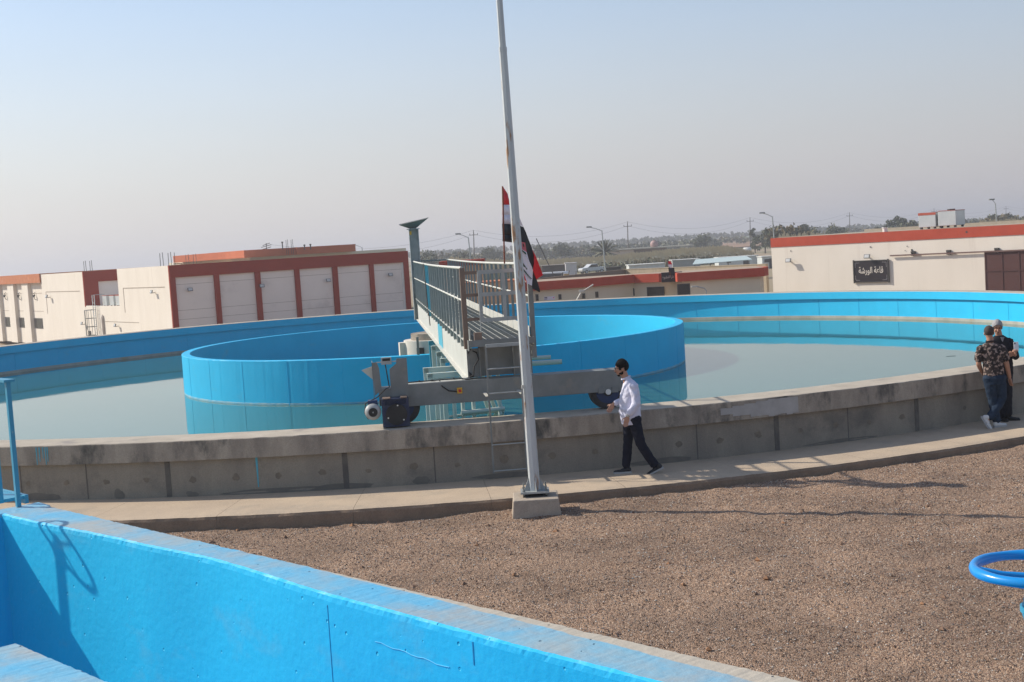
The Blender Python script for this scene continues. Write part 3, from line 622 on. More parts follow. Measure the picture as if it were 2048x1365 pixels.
# guard plates and sensor
MP = Matrix(((0, 0, 1, 0), (1, 0, 0, 0), (0, 1, 0, 0), (0, 0, 0, 1)))   # (y, z) outline, thickness along the bridge
q = MB(); q.prism([(-1.76, .45), (-1.48, .45), (-1.48, 1.06), (-1.64, 1.06), (-1.65, .98), (-1.76, .90)], 20.69, 20.70, 0, MP); q.build('guard_plate', GALV_D, br)
q = MB(); q.prism([(-2.01, .50), (-1.90, .58), (-1.92, .92), (-1.95, 1.02), (-2.03, 1.02)], 20.66, 20.67, 0, MP); q.box(20.3, 20.67, -2.03, -2.02, .45, 1.02, 0); q.build('guard_plate', GALV_D, br)
q = MB(); q.prism([(-2.03, .93), (-2.20, .88), (-2.03, .72)], 20.30, 20.31, 0, MP); q.build('scraper_tab', GALV_L, br)
sb = MB(); sb.box(20.66, 20.72, -1.88, -1.72, .98, 1.09, 0); sb.box(20.72, 20.724, -1.86, -1.74, 1.035, 1.075, 1); sb.box(20.67, 20.69, -1.96, -1.62, 1.01, 1.025, 0); sb.build('sensor_box', [GALV, BLACK], br)
q = MB(); q.tube([(20.70, -1.82, .99), (20.71, -1.80, .80), (20.73, -1.78, .62), (20.75, -1.84, .60), (20.76, -1.98, .48), (20.80, -2.17, .40), (20.80, -2.19, .25), (20.82, -2.14, .15)], .009, 8); q.build('cable', BLACK, br)
q = MB(); q.tube([(20.55, -1.5, .655), (20.55, -.9, .66), (20.60, -.55, .66), (20.62, -.44, .70), (20.62, -.42, .84), (20.62, -.34, .95), (20.55, -.36, 1.05), (20.5, -.5, 1.12)], .010, 8); q.tube([(20.60, -.98, .655), (20.69, -.95, .57), (20.69, -.85, .49), (20.69, -.72, .47)], .010, 8)
for yy in (-1.3, -1.1, -.75): q.box(20.52, 20.58, yy - .01, yy + .01, .65, .675)
q.build('cable', BLACK, br)
q = MB(); q.box(20.68, 20.73, -.72, -.64, .44, .53, 0); o = q.build('stop_button_box', YELLOW, br)
q = MB(); q.tube([(20.73, -.68, .485), (20.76, -.68, .485)], .024, 14); q.build('stop_button', REDP, o)
# far-end cable over the railing
q = MB(); q.tube([(8, -.57, HT - .02), (8.6, -.58, 2.1), (9.0, -.58, 1.7), (9.2, -.58, 1.3), (9.6, -.6, 1.16), (10.0, -.6, 1.26), (10.1, -.6, 1.05), (10.2, -.6, .95)], .012, 6); q.build('cable', BLACK, br)
# ladder hanging down outside the rim
ld = MB(); yl, yr, xl = -.27, .25, 21.25
lo = MB(); lo.bar((xl, yl, -.78), (xl, yl, 1.20), .028, .012); lo.build('ladder_rail', GALV_D, br)
lo = MB(); lo.bar((xl, yr, -.78), (xl, yr, 1.20), .028, .012); lo.build('ladder_rail', GALV_D, br)
lo = MB(); lo.bar((xl, yl, 1.20), (xl, yr, 1.20), .05, .05); lo.build('ladder_head', GALV, br)
for z in (.84, .46, -.34, -.75):
    lo = MB(); lo.tube([(xl, yl, z), (xl, yr, z)], .011, 8); lo.build('ladder_rung', GALV, br)
for y in (yl - .02, yr): lo = MB(); lo.bar((20.68, y, .42), (xl, y, .42), .05, .01); lo.build('ladder_bracket', GALV_L, br)
# suction pipes and scraper frame hanging in the water
inv = Matrix.Rotation(-BA, 3, 'Z')
for k, ((u, v), wd) in enumerate(((((857, 683)), .20), ((862, 693), .18), ((872, 705), .18), ((880, 718), .18), ((846, 737), .30), ((854, 748), .30))):
    p_ = inv @ (onz(u, v, .56) - Vector((C.x, C.y, 0))); p_.z = .56
    q = MB(); yr_ = -.50 if k < 4 else -.45
    q.bar((p_.x, p_.y, .52), (p_.x, yr_, .52), .10, .09); q.bar((p_.x, p_.y + .05, .56), (p_.x, p_.y + .05, -1.3), .09, .10)
    if k >= 4: q.box(p_.x - .03, p_.x + .03, p_.y + .08, yr_, .36, .46)
    q.build('suction_pipe', CYAN if k == 0 else PIPE, br)
for k, (x, y) in enumerate(((12.1, -.45), (11.9, -.25), (11.8, -.05), (11.7, .20), (11.7, .8))):
    q = MB(); q.tube([(x, y, -1.3), (x, y, .6)], .045, 10); q.build('riser_pipe', PIPE, br)
for y in (.35, .5, .65):
    q = MB(); q.tube([(12.0, y - .18, .2), (11.2, y + .28, -1.2)], .045, 10); q.build('riser_pipe', PIPE, br)
q = MB(); q.tube([(11.9, -.1, -.98), (11.7, .9, -.98)], .05, 10); q.tube([(11.9, -.5, -1.05), (11.5, .85, -1.05)], .03, 8); q.build('cross_pipe', PIPE, br)
q = MB(); q.tube([(15.3, .5, .34), (15.4, 1.75, .34)], .05, 12); q.build('outrigger_pipe', PIPE, br)
q = MB(); q.tube([(15.9, .5, .50), (16.0, 1.45, .50)], .04, 12); q.build('outrigger_pipe', PIPE, br)
q = MB(); q.bar((9.2, -.35, .62), (10.4, -.35, .25), .06, .06); q.box(8.7, 8.76, -.9, -.84, .15, .6); q.build('hanger', GALV_D, br)
# mast at the centre with its folded hopper plate
q = MB(); q.box(.15, .47, -.62, -.60, .6, 3.42, 0); q.box(.15, .47, -.34, -.32, .6, 3.42, 0); q.box(.30, .32, -.60, -.34, .6, 3.42, 1); q.box(.10, .52, -.68, -.28, 3.42, 3.44, 1); q.box(.475, .49, -.60, -.54, 3.25, 3.36, 2)
q.build('centre_mast', [GALV, GALV, YELLOW], br)
hp_ = MB(); zt = 3.6
vv = [Vector((.3, -.92, 3.60)), Vector((.55, -.05, 3.62)), Vector((.0, -.05, 3.78)), Vector((.3, -.47, 3.44)), Vector((.3, .0, 3.74))]
vs = [(.62, -.90, 3.56), (.62, -.08, 3.70), (-.1, -.90, 3.60), (-.1, .05, 3.76), (.30, -.52, 3.42), (.30, -.42, 3.42)]
hp_.add(vs, [(0, 1, 5, 4), (1, 3, 5), (3, 2, 4, 5), (2, 0, 4)], 0); hp_.add([Vector(v) + Vector((0, 0, .012)) for v in vs], [(4, 5, 1, 0), (5, 3, 1), (5, 4, 2, 3), (4, 0, 2)], 0)
hp_.build('hopper_plate', GALV_D, br)

# flags on the end of the bridge
fa = thing('flag', 'red, white and black flag standing straight up on a brown stick at the bridge end', 'flag', (0, 0, 0), 0, 'flags at the bridge end')
a0 = at(1009, 528, 20.15); a1 = at(1005, 373, 20.15)
q = MB(); q.tube([a0, a1], .012, 8); q.build('stick', WOOD, fa)
def cloth(rows, name, parent, mats, th=.003):
    """rows: list of (list of points, material of the band below)"""
    b = MB()
    for (ra, ma), (rb, _) in zip(rows, rows[1:]):
        n = len(ra); b.add(list(ra) + list(rb), [(i, i + 1, n + i + 1, n + i) for i in range(n - 1)], ma, True)
    o = b.build(name, mats, parent); s = o.modifiers.new('s', 'SOLIDIFY'); s.thickness = th; return o
def frow(u0, u1, v, Y, n=9, dv=0, fold=.02):
    return [at(u0 + (u1 - u0) * i / (n - 1), v + dv * i / (n - 1), Y + .30 * i / (n - 1) + fold * math.sin(i * 1.5 + v * .02)) for i in range(n)]
cloth([(frow(1006, 1007, 373, 20.14, dv=3, fold=.0), 0), (frow(1005, 1015, 388, 20.14), 0), (frow(1004.5, 1020, 410, 20.14), 1), (frow(1004, 1026, 430, 20.14), 1), (frow(1004, 1030, 448, 20.14, dv=1), 2), (frow(1005, 1034, 470, 20.14, dv=2), 2), (frow(1005, 1036, 483, 20.14, dv=4), 2)], 'cloth', fa, [FL_R, FL_W, FL_K])
fb = thing('flag', 'crumpled red, white and black flag with green script, drooping right of the pole', 'flag', (0, 0, 0), 0, 'flags at the bridge end')
def zp(a, b): return (960 + a / 5.25, 360 + b / 5.25)
def fpoly(b, pts, Y, mi, amp=.03, rich=3):
    # triangulate with a centre fan, subdivided for folds
    P3 = [at(*zp(x, y), Y + (x - 372) / 290 * .5 + amp * math.sin(x * .045 + y * .013)) for x, y in pts]
    b.add(P3, [tuple(range(len(P3)))], mi)
b = MB()
fpoly(b, [(372, 330), (397, 362), (425, 420), (455, 492), (430, 480), (372, 462)], 20.06, 1)
fpoly(b, [(372, 462), (405, 470), (440, 492), (455, 492), (480, 545), (500, 600), (520, 660), (545, 715), (520, 690), (475, 660), (420, 648), (372, 640)], 20.04, 2)
fpoly(b, [(475, 660), (520, 690), (545, 715), (566, 790), (568, 880), (555, 950), (545, 915), (515, 850), (490, 760)], 20.03, 2)
fpoly(b, [(545, 715), (556, 745), (585, 800), (610, 870), (662, 1000), (592, 1046), (570, 985), (555, 950), (568, 880), (566, 790)], 20.00, 0)
fpoly(b, [(555, 950), (552, 1020), (545, 1112), (548, 1142), (585, 1160), (628, 1183), (630, 1160), (600, 1060), (570, 985)], 20.03, 2)
fpoly(b, [(372, 640), (420, 648), (475, 660), (490, 760), (430, 725), (372, 700)], 20.02, 3)
fpoly(b, [(372, 700), (430, 725), (490, 760), (515, 850), (545, 915), (555, 950), (552, 1020), (545, 1112), (520, 1100), (497, 1090), (455, 965), (430, 880), (372, 860)], 20.01, 1)
fpoly(b, [(400, 880), (430, 880), (455, 965), (497, 1090), (470, 1050), (440, 960)], 20.03, 0)
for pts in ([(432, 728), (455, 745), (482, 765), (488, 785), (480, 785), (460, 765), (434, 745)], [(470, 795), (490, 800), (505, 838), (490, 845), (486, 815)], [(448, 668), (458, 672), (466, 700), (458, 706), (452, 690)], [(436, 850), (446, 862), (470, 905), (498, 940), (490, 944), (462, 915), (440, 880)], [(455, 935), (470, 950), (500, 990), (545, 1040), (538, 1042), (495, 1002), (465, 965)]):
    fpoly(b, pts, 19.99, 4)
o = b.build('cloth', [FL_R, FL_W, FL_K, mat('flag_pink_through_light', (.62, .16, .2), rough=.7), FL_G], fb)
q = MB(); q.tube([at(1040, 640, 20.12), at(1030, 440, 20.12)], .012, 8); q.build('stick', WOOD, fb)

# ------------------------------------------------------------------ mast on the concrete block
pm = thing('metal_mast', 'tall tapering galvanised mast on a concrete block beside the walkway', 'mast', (.19, 18.11, -.80), 0)
q = MB(); bt, bb = .30, .35
def frustum(mb, x0, x1, y0, y1, z0, z1, e, mi=0):
    mb.add([(x0 - e, y0 - e, z0), (x1 + e, y0 - e, z0), (x1 + e, y1 + e, z0), (x0 - e, y1 + e, z0), (x0, y0, z1), (x1, y0, z1), (x1, y1, z1), (x0, y1, z1)], [(3, 2, 1, 0), (4, 5, 6, 7), (0, 1, 5, 4), (1, 2, 6, 5), (2, 3, 7, 6), (3, 0, 4, 7)], mi)
frustum(q, -.31, .32, -.34, .30, -.42, 0, .045); q.build('concrete_block', mat('cast_block_concrete', (.44, .37, .29), (.36, .30, .24), sc_=5, rough=.93, bump=.5, bsc=20, fine=.12), pm, bevel=.015)
q = MB(); q.box(-.20, .20, -.17, .17, .05, .075); q.box(-.17, .17, -.14, .14, 0.0, .02, 1); q.build('base_plate', [GALV, BLACK], pm)
TL = R(-.62)
q = MB(); H0, H1 = .075, 10.4
q.tube([(0, 0, .075), (-.011 * 6.2, 0, 6.2)], [.079, .0535], 8, 0, False); q.tube([(-.068, 0, 6.2), (-.116, 0, 10.4)], [.047, .032], 8, 0, False); q.tube([(-.0675, 0, 6.17), (-.0685, 0, 6.23)], .0565, 8, 0, False)
q.build('shaft', POLE, pm)
for a in range(4):
    q = MB(); M_ = Matrix.Rotation(R(90 * a + 10), 4, 'Z') @ Matrix(((1, 0, 0, 0), (0, 0, 1, 0), (0, 1, 0, 0), (0, 0, 0, 1)))
    q.prism([(.07, .076), (.155, .076), (.07, .27)], -.005, .005, 0, M_); q.build('gusset', GALV, pm)
for x in (-.155, .155):
    for y in (-.125, .125):
        q = MB(); q.cyl((x, y), .011, 0, .16, 8); q.cyl((x, y), .022, .075, .10, 6, 0, None, False); q.build('anchor_bolt', GALV_D, pm)
q = MB(); q.box(-.09, -.075, -.075, -.055, 1.12, 1.52); q.cyl((-.083, -.065), .014, 1.52, 1.57, 8); q.build('hatch_cover', GALV_L, pm)

# ------------------------------------------------------------------ floodlights
def floodlight_proto():
    t = thing('floodlight', '', 'floodlight')
    q = MB(); q.box(-.17, .17, -.30, -.24, -.11, .11, 0, Matrix.Rotation(R(-18), 4, 'X')); h = q.build('housing', mat('floodlight_grey', (.13, .13, .13), rough=.5), t)
    q = MB(); q.box(-.13, .13, -.306, -.301, -.08, .08, 0, Matrix.Rotation(R(-18), 4, 'X')); q.build('glass', mat('floodlight_glass', (.55, .56, .55), rough=.2), h)
    q = MB(); q.box(-.03, .03, -.24, 0, -.02, .02); q.build('arm', FRAME_M, t); return t
FLP = [None]
def floodlight(o, x, y, z, rz, label, s=1.0):
    t = copy_tree(FLP[0])
    t.location = W(o, x, y, z); t.rotation_euler = (0, 0, o.rotation_euler[2] + rz); t.scale = (s, s, s)
    tag(t, label, 'floodlight', 'floodlights on the building walls')

def push_back(before, k):
    for o in list(bpy.data.objects):
        if o.name in before or o.parent is not None: continue
        o.location = Vector((0, 0, CAMZ)) + (Vector(o.location) - Vector((0, 0, CAMZ))) * k; o.scale = Vector(o.scale) * k
FLP[0] = floodlight_proto()
BEFORE = {o.name for o in bpy.data.objects} | {FLP[0].name}
# ------------------------------------------------------------------ left hall
LA = R(34.8); LP = Vector((-22.06, 85.0, 0)); fd = (math.cos(LA), math.sin(LA)); sd = (-math.sin(LA), math.cos(LA))
lb = thing('service_hall', 'cream hall with a dark red framed front of six bays, left behind the tank', 'building', LP, LA)
T = 2.84; q = MB()
q.box(.02, 18.0, .02, 10.3, GZ, T - .01, 0); q.box(.02, 18.0, 10.3, 18.4, GZ, .10, 0)
q.box(.02, .25, 10.32, 18.38, .10, .17, 0); q.box(.02, 18.0, 18.45, 30.0, GZ, T - .06, 0)
wl_ = q.build('wall', [CREAM], lb)
# front: panels recessed behind the red frame
q = MB(); q.box(.0, 18.02, -.16, .019, 2.03, T, 0)
xs = [(0.0, .39), (3.06, 3.41), (5.98, 6.36), (8.93, 9.28), (11.84, 12.22), (14.79, 15.12), (17.61, 18.02)]
for a, b in xs: q.box(a, b, -.16, .019, GZ, 2.03, 0)
q.box(.30, 17.7, 18.25, 18.449, 1.96, T - .055, 0); q.box(.0, 1.12, 18.25, 18.449, .10, 1.96, 0); q.box(.0, .30, 18.25, 18.449, 1.96, T - .055, 0)
q.box(.3, 17.7, 10.28, 10.5, T - .012, T + .0, 0)
q.build('red_frame', [RED], lb)
for k in range(6):
    a, b = xs[k][1], xs[k + 1][0]; q = MB(); q.box(a + .005, b - .005, .0, .018, GZ, 2.025, 0)
    for z in (-.15, -.75, 1.55): q.box(a + .06, b - .06, -.004, .001, z - .012, z + .012, 1)
    q.build('bay_panel', [PANEL, GROOVE], lb)
q = MB(); q.box(1.125, 17.6, 18.43, 18.446, .10, 1.955, 0); q.build('bay_panel', [PANEL], lb)
q = MB()   # groove lines on the lit side wall
for (ya, yb, za, zb) in ((.94, 9.22, 1.42, 1.47), (9.18, 9.24, -.29, 1.42), (19.48, 28.86, 1.29, 1.34), (28.8, 28.86, -.5, 1.29), (6.5, 14.0, -.99, -.96)):
    q = MB(); q.box(.0, .019, ya, yb, za, zb, 0); q.build('wall_groove', [GROOVE], lb)
q = MB(); q.box(17.46, 17.56, -.06, -.0, GZ, 2.03); q.cyl((17.60, -.05), .03, GZ, 2.03, 8); q.build('downpipe', WHITE, lb)
wz = MB(); wz.box(-.03, .03, 17.5, 18.1, -2.3, -1.75); wz.build('window', [GLASS], lb)
q = MB(); q.cyl((-.06, 14.2), .10, GZ, -.62, 10); q.cyl((-.06, 14.2), .10, -.62, -.45, 10, 0, .01); q.build('vent_pipe', mat('dusty_white_pipe', (.62, .55, .48), rough=.8), lb)
for k, (y, x, lab) in enumerate(((20.5, .4, 'left'), (3.5, .5, 'right'))):
    for i in range(4):
        pass
def rebars(loc, n, lab, h=1.0, dx=.45):
    t = thing('rebar_stubs', lab, 'rebar', loc, LA)
    for i in range(n):
        q = MB(); q.tube([(i * dx + (.13 if i > 1 else 0), 0, -.05), (i * dx + (.13 if i > 1 else 0) + .02 * (-1) ** i, .02, h + .05 * (i % 2))], .02, 6); q.build('bar', FRAME_M, t)
def roofpt(u, v, Pp=LP, D=None): t, z = onw(u, v, Pp, D or sd); return Vector((Pp[0] + t * (D or sd)[0], Pp[1] + t * (D or sd)[1], 0)), z
p_, z_ = roofpt(150, 546); p_.z = T - .1; rebars(p_ + Vector((.6, .4, 0)), 4, 'four thin rebar stubs on the roof above the terrace with tanks', .85, .17)
p_, z_ = roofpt(303, 533); p_.z = T - .1; rebars(p_ + Vector((.5, .4, 0)), 5, 'rebar stubs on the roof corner left of the red front', .95, .22)
p_ = at(372, 524, 112); p_.z = 2.7; rebars(p_, 4, 'four pale rebar stubs in front of the orange roof band', 1.0, .27)
p_ = at(573, 500, 117); p_.z = 3.2; rebars(p_, 4, 'rebar stubs rising above the middle of the orange roof band', 1.3, .18)

floodlight(lb, 1.29, 0, 1.1, 0, 'floodlight in the first bay of the red framed front')
floodlight(lb, 6.30, -.16, 1.0, 0, 'floodlight on the third red column of the front')
floodlight(lb, 11.40, 0, 1.04, 0, 'floodlight in the fourth bay of the red framed front')
floodlight(lb, 16.40, 0, 1.12, 0, 'floodlight in the last bay of the red framed front')
floodlight(lb, 0, 2.76, 1.08, R(-90), 'floodlight on the cream side wall nearest the red front')
floodlight(lb, 0, 27.6, .86, R(-90), 'bright floodlight on the leftmost cream side wall block', 1.2)
floodlight(lb, 0, 10.9, -1.28, R(-90), 'low floodlight on the cream wall right of the caged ladder')
floodlight(lb, 0, 18.8, -1.25, R(-90), 'low floodlight on the cream wall left of the caged ladder')

# caged ladder
cl = thing('roof_ladder', 'grey caged ladder climbing the cream wall to the terrace', 'ladder', W(lb, 0, 15.6), LA)
for y in (-.25, .25):
    q = MB(); q.tube([(-.18, y, GZ), (-.18, y, 1.0), (.6, y, 1.0)], .03, 6); q.build('rail', GALV, cl)
q = MB()
for k in range(11): q.tube([(-.18, -.25, GZ + .4 + k * .32), (-.18, .25, GZ + .4 + k * .32)], .018, 6)
q.build('rungs', GALV, cl)
q = MB()
for z in (-2.0, -1.35, -.72, -.1):
    q.tube([(-.18 - .75 * math.sin(R(a)), .40 * math.cos(R(a)), z) for a in range(0, 181, 20)], .022, 6)
for a in (30, 60, 90, 120, 150): q.tube([(-.18 - .75 * math.sin(R(a)), .40 * math.cos(R(a)), -2.0), (-.18 - .75 * math.sin(R(a)), .40 * math.cos(R(a)), -.1)], .018, 6)
q.build('cage', GALV_D, cl)

def cube_tank(loc, rz, s, h, lab, grp, lid=False):
    t = thing('water_tank', lab, 'water tank', loc, rz, grp)
    q = MB(); q.box(0, s, 0, s, .10, h); q.build('shell', TANKM, t, bevel=.015)
    q = MB(); 
    q.box(-.01, s + .01, -.01, .02, h, h + .025); q.box(-.01, .02, -.01, s + .01, h, h + .025); q.box(-.01, s + .01, s - .02, s + .01, h, h + .025); q.box(s - .02, s + .01, -.01, s + .01, h, h + .025)
    q.build('edge_trim', REDTRIM, t)
    for x in (.05, s - .15):
        for y in (.05, s - .15): q = MB(); q.box(x, x + .1, y, y + .1, 0, .10); q.build('foot', FRAME_M, t)
    if lid: q = MB(); q.cyl((s * .5, s * .5), .2, h + .0, h + .09, 16); q.build('lid', FRAME_M, t)
    return t
for k, (y, lab) in enumerate(((14.1, 'galvanised tank on the terrace, leftmost behind the ladder top'), (12.5, 'galvanised tank on the terrace, middle of the three'), (11.1, 'galvanised tank on the terrace, against the right wall'))):
    cube_tank(W(lb, .32, y, .10), LA, .95, .80, lab, 'tanks on the hall terrace')

# pilastered wing far left
wp = W(lb, .35, 30.0); wg = thing('pilaster_building', 'cream building with pilasters and an orange roof band at the left edge', 'building', wp, LA)
q = MB(); q.box(0, 12, .02, 22, GZ, 2.15, 0); q.build('wall', [CREAM], wg)
q = MB(); q.box(-.45, 12, .0, 22.2, 2.10, 2.86, 0); q.build('roof_band', [ORANGE], wg)
for u0, u1 in ((54, 66), (25, 37), (-3, 7)):
    ta, tb = onw(u1, 620, wp, sd)[0], onw(u0, 620, wp, sd)[0]; q = MB(); q.box(-.30, 0, ta, tb, GZ, 2.10); q.build('pilaster', CREAM, wg)
for u0, u1 in ((71, 86), (41, 54), (13, 27)):
    (ta, z1), (tb, z0) = onw(u1, 648, wp, sd), onw(u0, 668, wp, sd)
    q = MB(); q.box(-.02, .03, ta, tb, -1.85, -.95, 0); o = q.build('window', FRAME_M, wg); q = MB(); q.box(-.03, -.021, ta + .1, tb - .1, -1.8, -1.0, 0); q.build('pane', GLASS, o)
for z in (-.35, 1.2): q = MB(); q.box(-.012, 0, .1, 22, z - .02, z + .02); q.build('wall_groove', GROOVE, wg)
for k, (u, lab) in enumerate(((72, 'right'), (41, 'middle'), (13, 'left'))):
    t_, z_ = onw(u, 592, wp, sd); w2 = thing('wall_lantern', 'curly dark wall lamp between the pilasters, %smost of three' % lab if lab != 'middle' else 'curly dark wall lamp between the pilasters, middle of three', 'wall lamp', W(wg, 0, t_, z_), LA, 'wall lamps between the pilasters')
    q = MB(); q.tube([(0, 0, -.35), (-.12, 0, -.3), (-.16, 0, -.1), (-.08, 0, .05), (-.18, 0, .2), (-.05, 0, .3)], .03, 6); q.build('bracket', FRAME_M, w2)
    q = MB(); q.cyl((-.2, 0), .07, -.12, .08, 8, 0, .10); q.build('lamp', FRAME_M, w2)
# orange-banded building behind
rp = at(488, 505, 115); rp.z = 0; rb = thing('rear_building', 'building with an orange roof band rising behind the red framed hall', 'building', rp, LA)
q = MB(); q.box(.9, 17, .9, 21, GZ, 3.16); q.build('wall', CREAM_Y, rb)
te = onw(346, 512, rp, sd)[0]; tr = onw(711, 495, rp, fd)[0]
q = MB(); q.box(0, tr, 0, te, 3.14, 3.80); q.box(tr * .45, tr * .49, -.25, 0, 3.14, 3.78); q.build('roof_band', [mat('orange_render_rear', (.50, .15, .075), (.44, .13, .065), sc_=1, rough=.9)], rb)
q = MB(); q.box(-.02, 2.0, te + .05, te + .6, 2.95, 3.09); q.build('canopy_edge', WHITE, rb)
ant = thing('roof_antenna', 'small dark antenna cluster on the orange roof band', 'antenna', at(533, 497, 117) - Vector((0, 0, .3)), LA)
q = MB(); q.tube([(0, 0, -.1), (0, 0, .75)], .035, 6); q.build('mast', FRAME_M, ant)
q = MB()
for z, l in ((.65, .35), (.5, .5), (.3, .45)): q.bar((-l, 0, z - .1), (l, 0, z + .1), .05, .05)
q.build('arms', FRAME_M, ant)
for u, h, lab in ((565, .7, 'tall'), (609, .45, 'short'), (621, .5, 'slim')):
    t = thing('roof_vent', '%s dark vent stub on the orange roof band' % lab, 'vent', at(u, 494, 116) - Vector((0, 0, .25)), 0, 'vent stubs on the orange roof band'); q = MB(); q.cyl((0, 0), .05, 0, h, 8); q.build('stub', FRAME_M, t); q = MB(); q.cyl((0, 0), .09, h - .12, h, 8); q.build('cap', FRAME_M, t)

push_back(BEFORE, 1.18)
BEFORE = {o.name for o in bpy.data.objects}
# ------------------------------------------------------------------ workshop, right
WSA = R(-46); WP = Vector((14.99, 74.0, 0)); wsd = (math.cos(WSA), math.sin(WSA))
ws = thing('workshop', 'cream workshop with a terracotta roof band, right behind the tank', 'building', WP, WSA)
q = MB(); q.box(.01, 24, .01, 12, GZ, 1.73); q.build('wall', CREAM, ws)
q = MB(); q.box(0, 24.01, -.02, 12.01, 1.73, 2.24, 0); q.build('roof_band', RED_LIT, ws)
q = MB(); q.box(.25, 23.8, .25, 11.8, 2.24, 2.26); q.box(3, 24, 5, 5.2, 2.26, 2.42); q.build('roof', mat('roof_screed', (.42, .36, .28), rough=.95), ws)
def wpx(u, v): return onw(u, v, WP, wsd)
z6 = lambda x, y: (1500 + x / 3.737, 380 + y / 3.737)
x0, zt = wpx(*z6(1760, 465)); 
dr = MB(); dr.box(x0, x0 + 4.2, -.05, .0, GZ + .1, zt); do = dr.build('sliding_door', BROWN_DOOR, ws)
q = MB(); xm = x0
while xm < x0 + 4.3:
    q.box(xm - .03, xm + .03, -.075, -.051, GZ + .1, zt); xm += (wpx(*z6(1890, 600))[0] - x0)
for z in (zt - .03, wpx(*z6(1890, 603))[1], -1.02): q.box(x0, x0 + 4.2, -.082, -.0515, z - .03, z + .03)
q.build('door_rib', BROWN_DOOR, do)
xr, zr = wpx(*z6(1055, 492)); q = MB(); q.box(xr, 22, -.14, -.08, zr - .035, zr + .035); q.build('door_track', mat('brown_track', (.16, .09, .075), rough=.6), ws)
for u, v in ((1225, 478), (1490, 470), (1850, 455)):
    x, z = wpx(*z6(u, v)); q = MB(); q.box(x - .10, x - .03, -.13, .0, z - .1, z + .14); q.box(x + .03, x + .10, -.13, .0, z - .1, z + .14); q.box(x - .1, x + .1, -.15, -.12, z + .05, z + .14); q.build('track_bracket', FRAME_M, ws)
q = MB()
for u, v, s in ((305, 457, .03), (900, 427, .035), (1160, 455, .02), (1175, 422, .025), (1210, 450, .05), (1620, 316, .06)):
    x, z = wpx(*z6(u, v)); q.tube([(x, -.024, z), (x, .0, z)], s, 8)
q.build('anchor_holes', FRAME_M, ws)
floodlight(ws, wpx(*z6(305, 532))[0], 0, .88, 0, 'floodlight on the workshop wall near its left corner')
floodlight(ws, wpx(*z6(893, 500))[0], 0, .92, 0, 'floodlight on the workshop wall just above the black sign')
# Arabic text
def pf(s):
    T_ = {'ا': (0xFE8D, 2), 'ل': (0xFEDD, 4), 'و': (0xFEED, 2), 'ر': (0xFEAD, 2), 'ش': (0xFEB5, 4), 'ة': (0xFE93, 2), 'ق': (0xFED5, 4), 'ع': (0xFEC9, 4), 'د': (0xFEA9, 2), 'م': (0xFEE1, 4)}
    out = []
    for i, ch in enumerate(s):
        if ch not in T_: out.append(ch); continue
        pj = i > 0 and s[i - 1] in T_ and T_[s[i - 1]][1] == 4; nj = i < len(s) - 1 and s[i + 1] in T_ and T_[ch][1] == 4
        out.append(chr(T_[ch][0] + (3 if pj and nj else 2 if nj else 1 if pj else 0)))
    return ''.join(reversed(out))
def lettering(text, w, h, parent, x, y, z, m):
    cu = bpy.data.curves.new('lettering', 'FONT'); cu.body = pf(text); cu.extrude = .01; cu.offset = .008; to = bpy.data.objects.new('t', cu); COL.objects.link(to)
    dg = bpy.context.evaluated_depsgraph_get(); me = bpy.data.meshes.new_from_object(to.evaluated_get(dg)); bpy.data.objects.remove(to)
    co_ = np.array([v.co[:] for v in me.vertices]); mn, mx_ = co_.min(0), co_.max(0); c_ = (co_ - (mn + mx_) / 2)
    c_[:, 0] *= w / (mx_[0] - mn[0]); c_[:, 1] *= h / (mx_[1] - mn[1])
    me.vertices.foreach_set('co', np.stack([c_[:, 0] + x, -c_[:, 2] * .5 + y, c_[:, 1] + z], 1).ravel()); me.materials.clear(); me.materials.append(m)
    o = bpy.data.objects.new('lettering', me); COL.objects.link(o); o.parent = parent; return o
xa, za = wpx(*z6(778, 535)); xb, zb = wpx(*z6(1042, 684))
sg = thing('wall_sign', 'black sign with white Arabic lettering and corner ornaments on the workshop wall', 'sign', W(ws, (xa + xb) / 2, -.02), WSA)
hw, zc, hh = (xb - xa) / 2, (za + zb) / 2, abs(za - zb) / 2
q = MB(); q.box(-hw, hw, -.05, 0, zc - hh, zc + hh); q.build('board', SIGN, sg)
q = MB()
for a, b, c, d in ((-hw - .03, hw + .03, zc + hh - .02, zc + hh + .03), (-hw - .03, hw + .03, zc - hh - .03, zc - hh + .02)): q.box(a, b, -.07, .0, c, d)
for s in (-1, 1): q.box(s * hw - .03, s * hw + .03, -.08, -.0, zc - hh - .06, zc + hh + .06)
q.build('frame', FRAME_M, sg)
lettering('قاعة الورشة', hw * 1.42, hh * .80, sg, 0, -.052, zc + .02, LETTER)
q = MB()
for sx_ in (-1, 1):
    for sz_ in (-1, 1):
        cx_, cz_ = sx_ * (hw - .08), zc + sz_ * (hh - .08)
        for k in range(4): q.tube([(cx_ - sx_ * (.04 + k * .06), -.053, cz_ - sz_ * .0), (cx_ - sx_ * (.08 + k * .06), -.053, cz_ - sz_ * (.045 - k * .008))], .010, 5); q.tube([(cx_, -.053, cz_ - sz_ * (.04 + k * .06)), (cx_ - sx_ * (.04 - k * .006), -.053, cz_ - sz_ * (.09 + k * .06))], .010, 5)
q.build('corner_ornament', mat('dull_white_ornament', (.42, .40, .40), rough=.6), sg)
tx = wpx(*z6(1240, 285))[0]; tx2 = wpx(*z6(1385, 280))[0]
a = cube_tank(W(ws, tx, .30, 2.26), WSA, .95, .82, 'galvanised tank on the workshop roof with a thick red top edge, left of the pair', 'tanks on the workshop roof')
q = MB(); q.box(-.012, .97, -.014, -.008, .72, .83); q.build('red_band', REDTRIM, a)
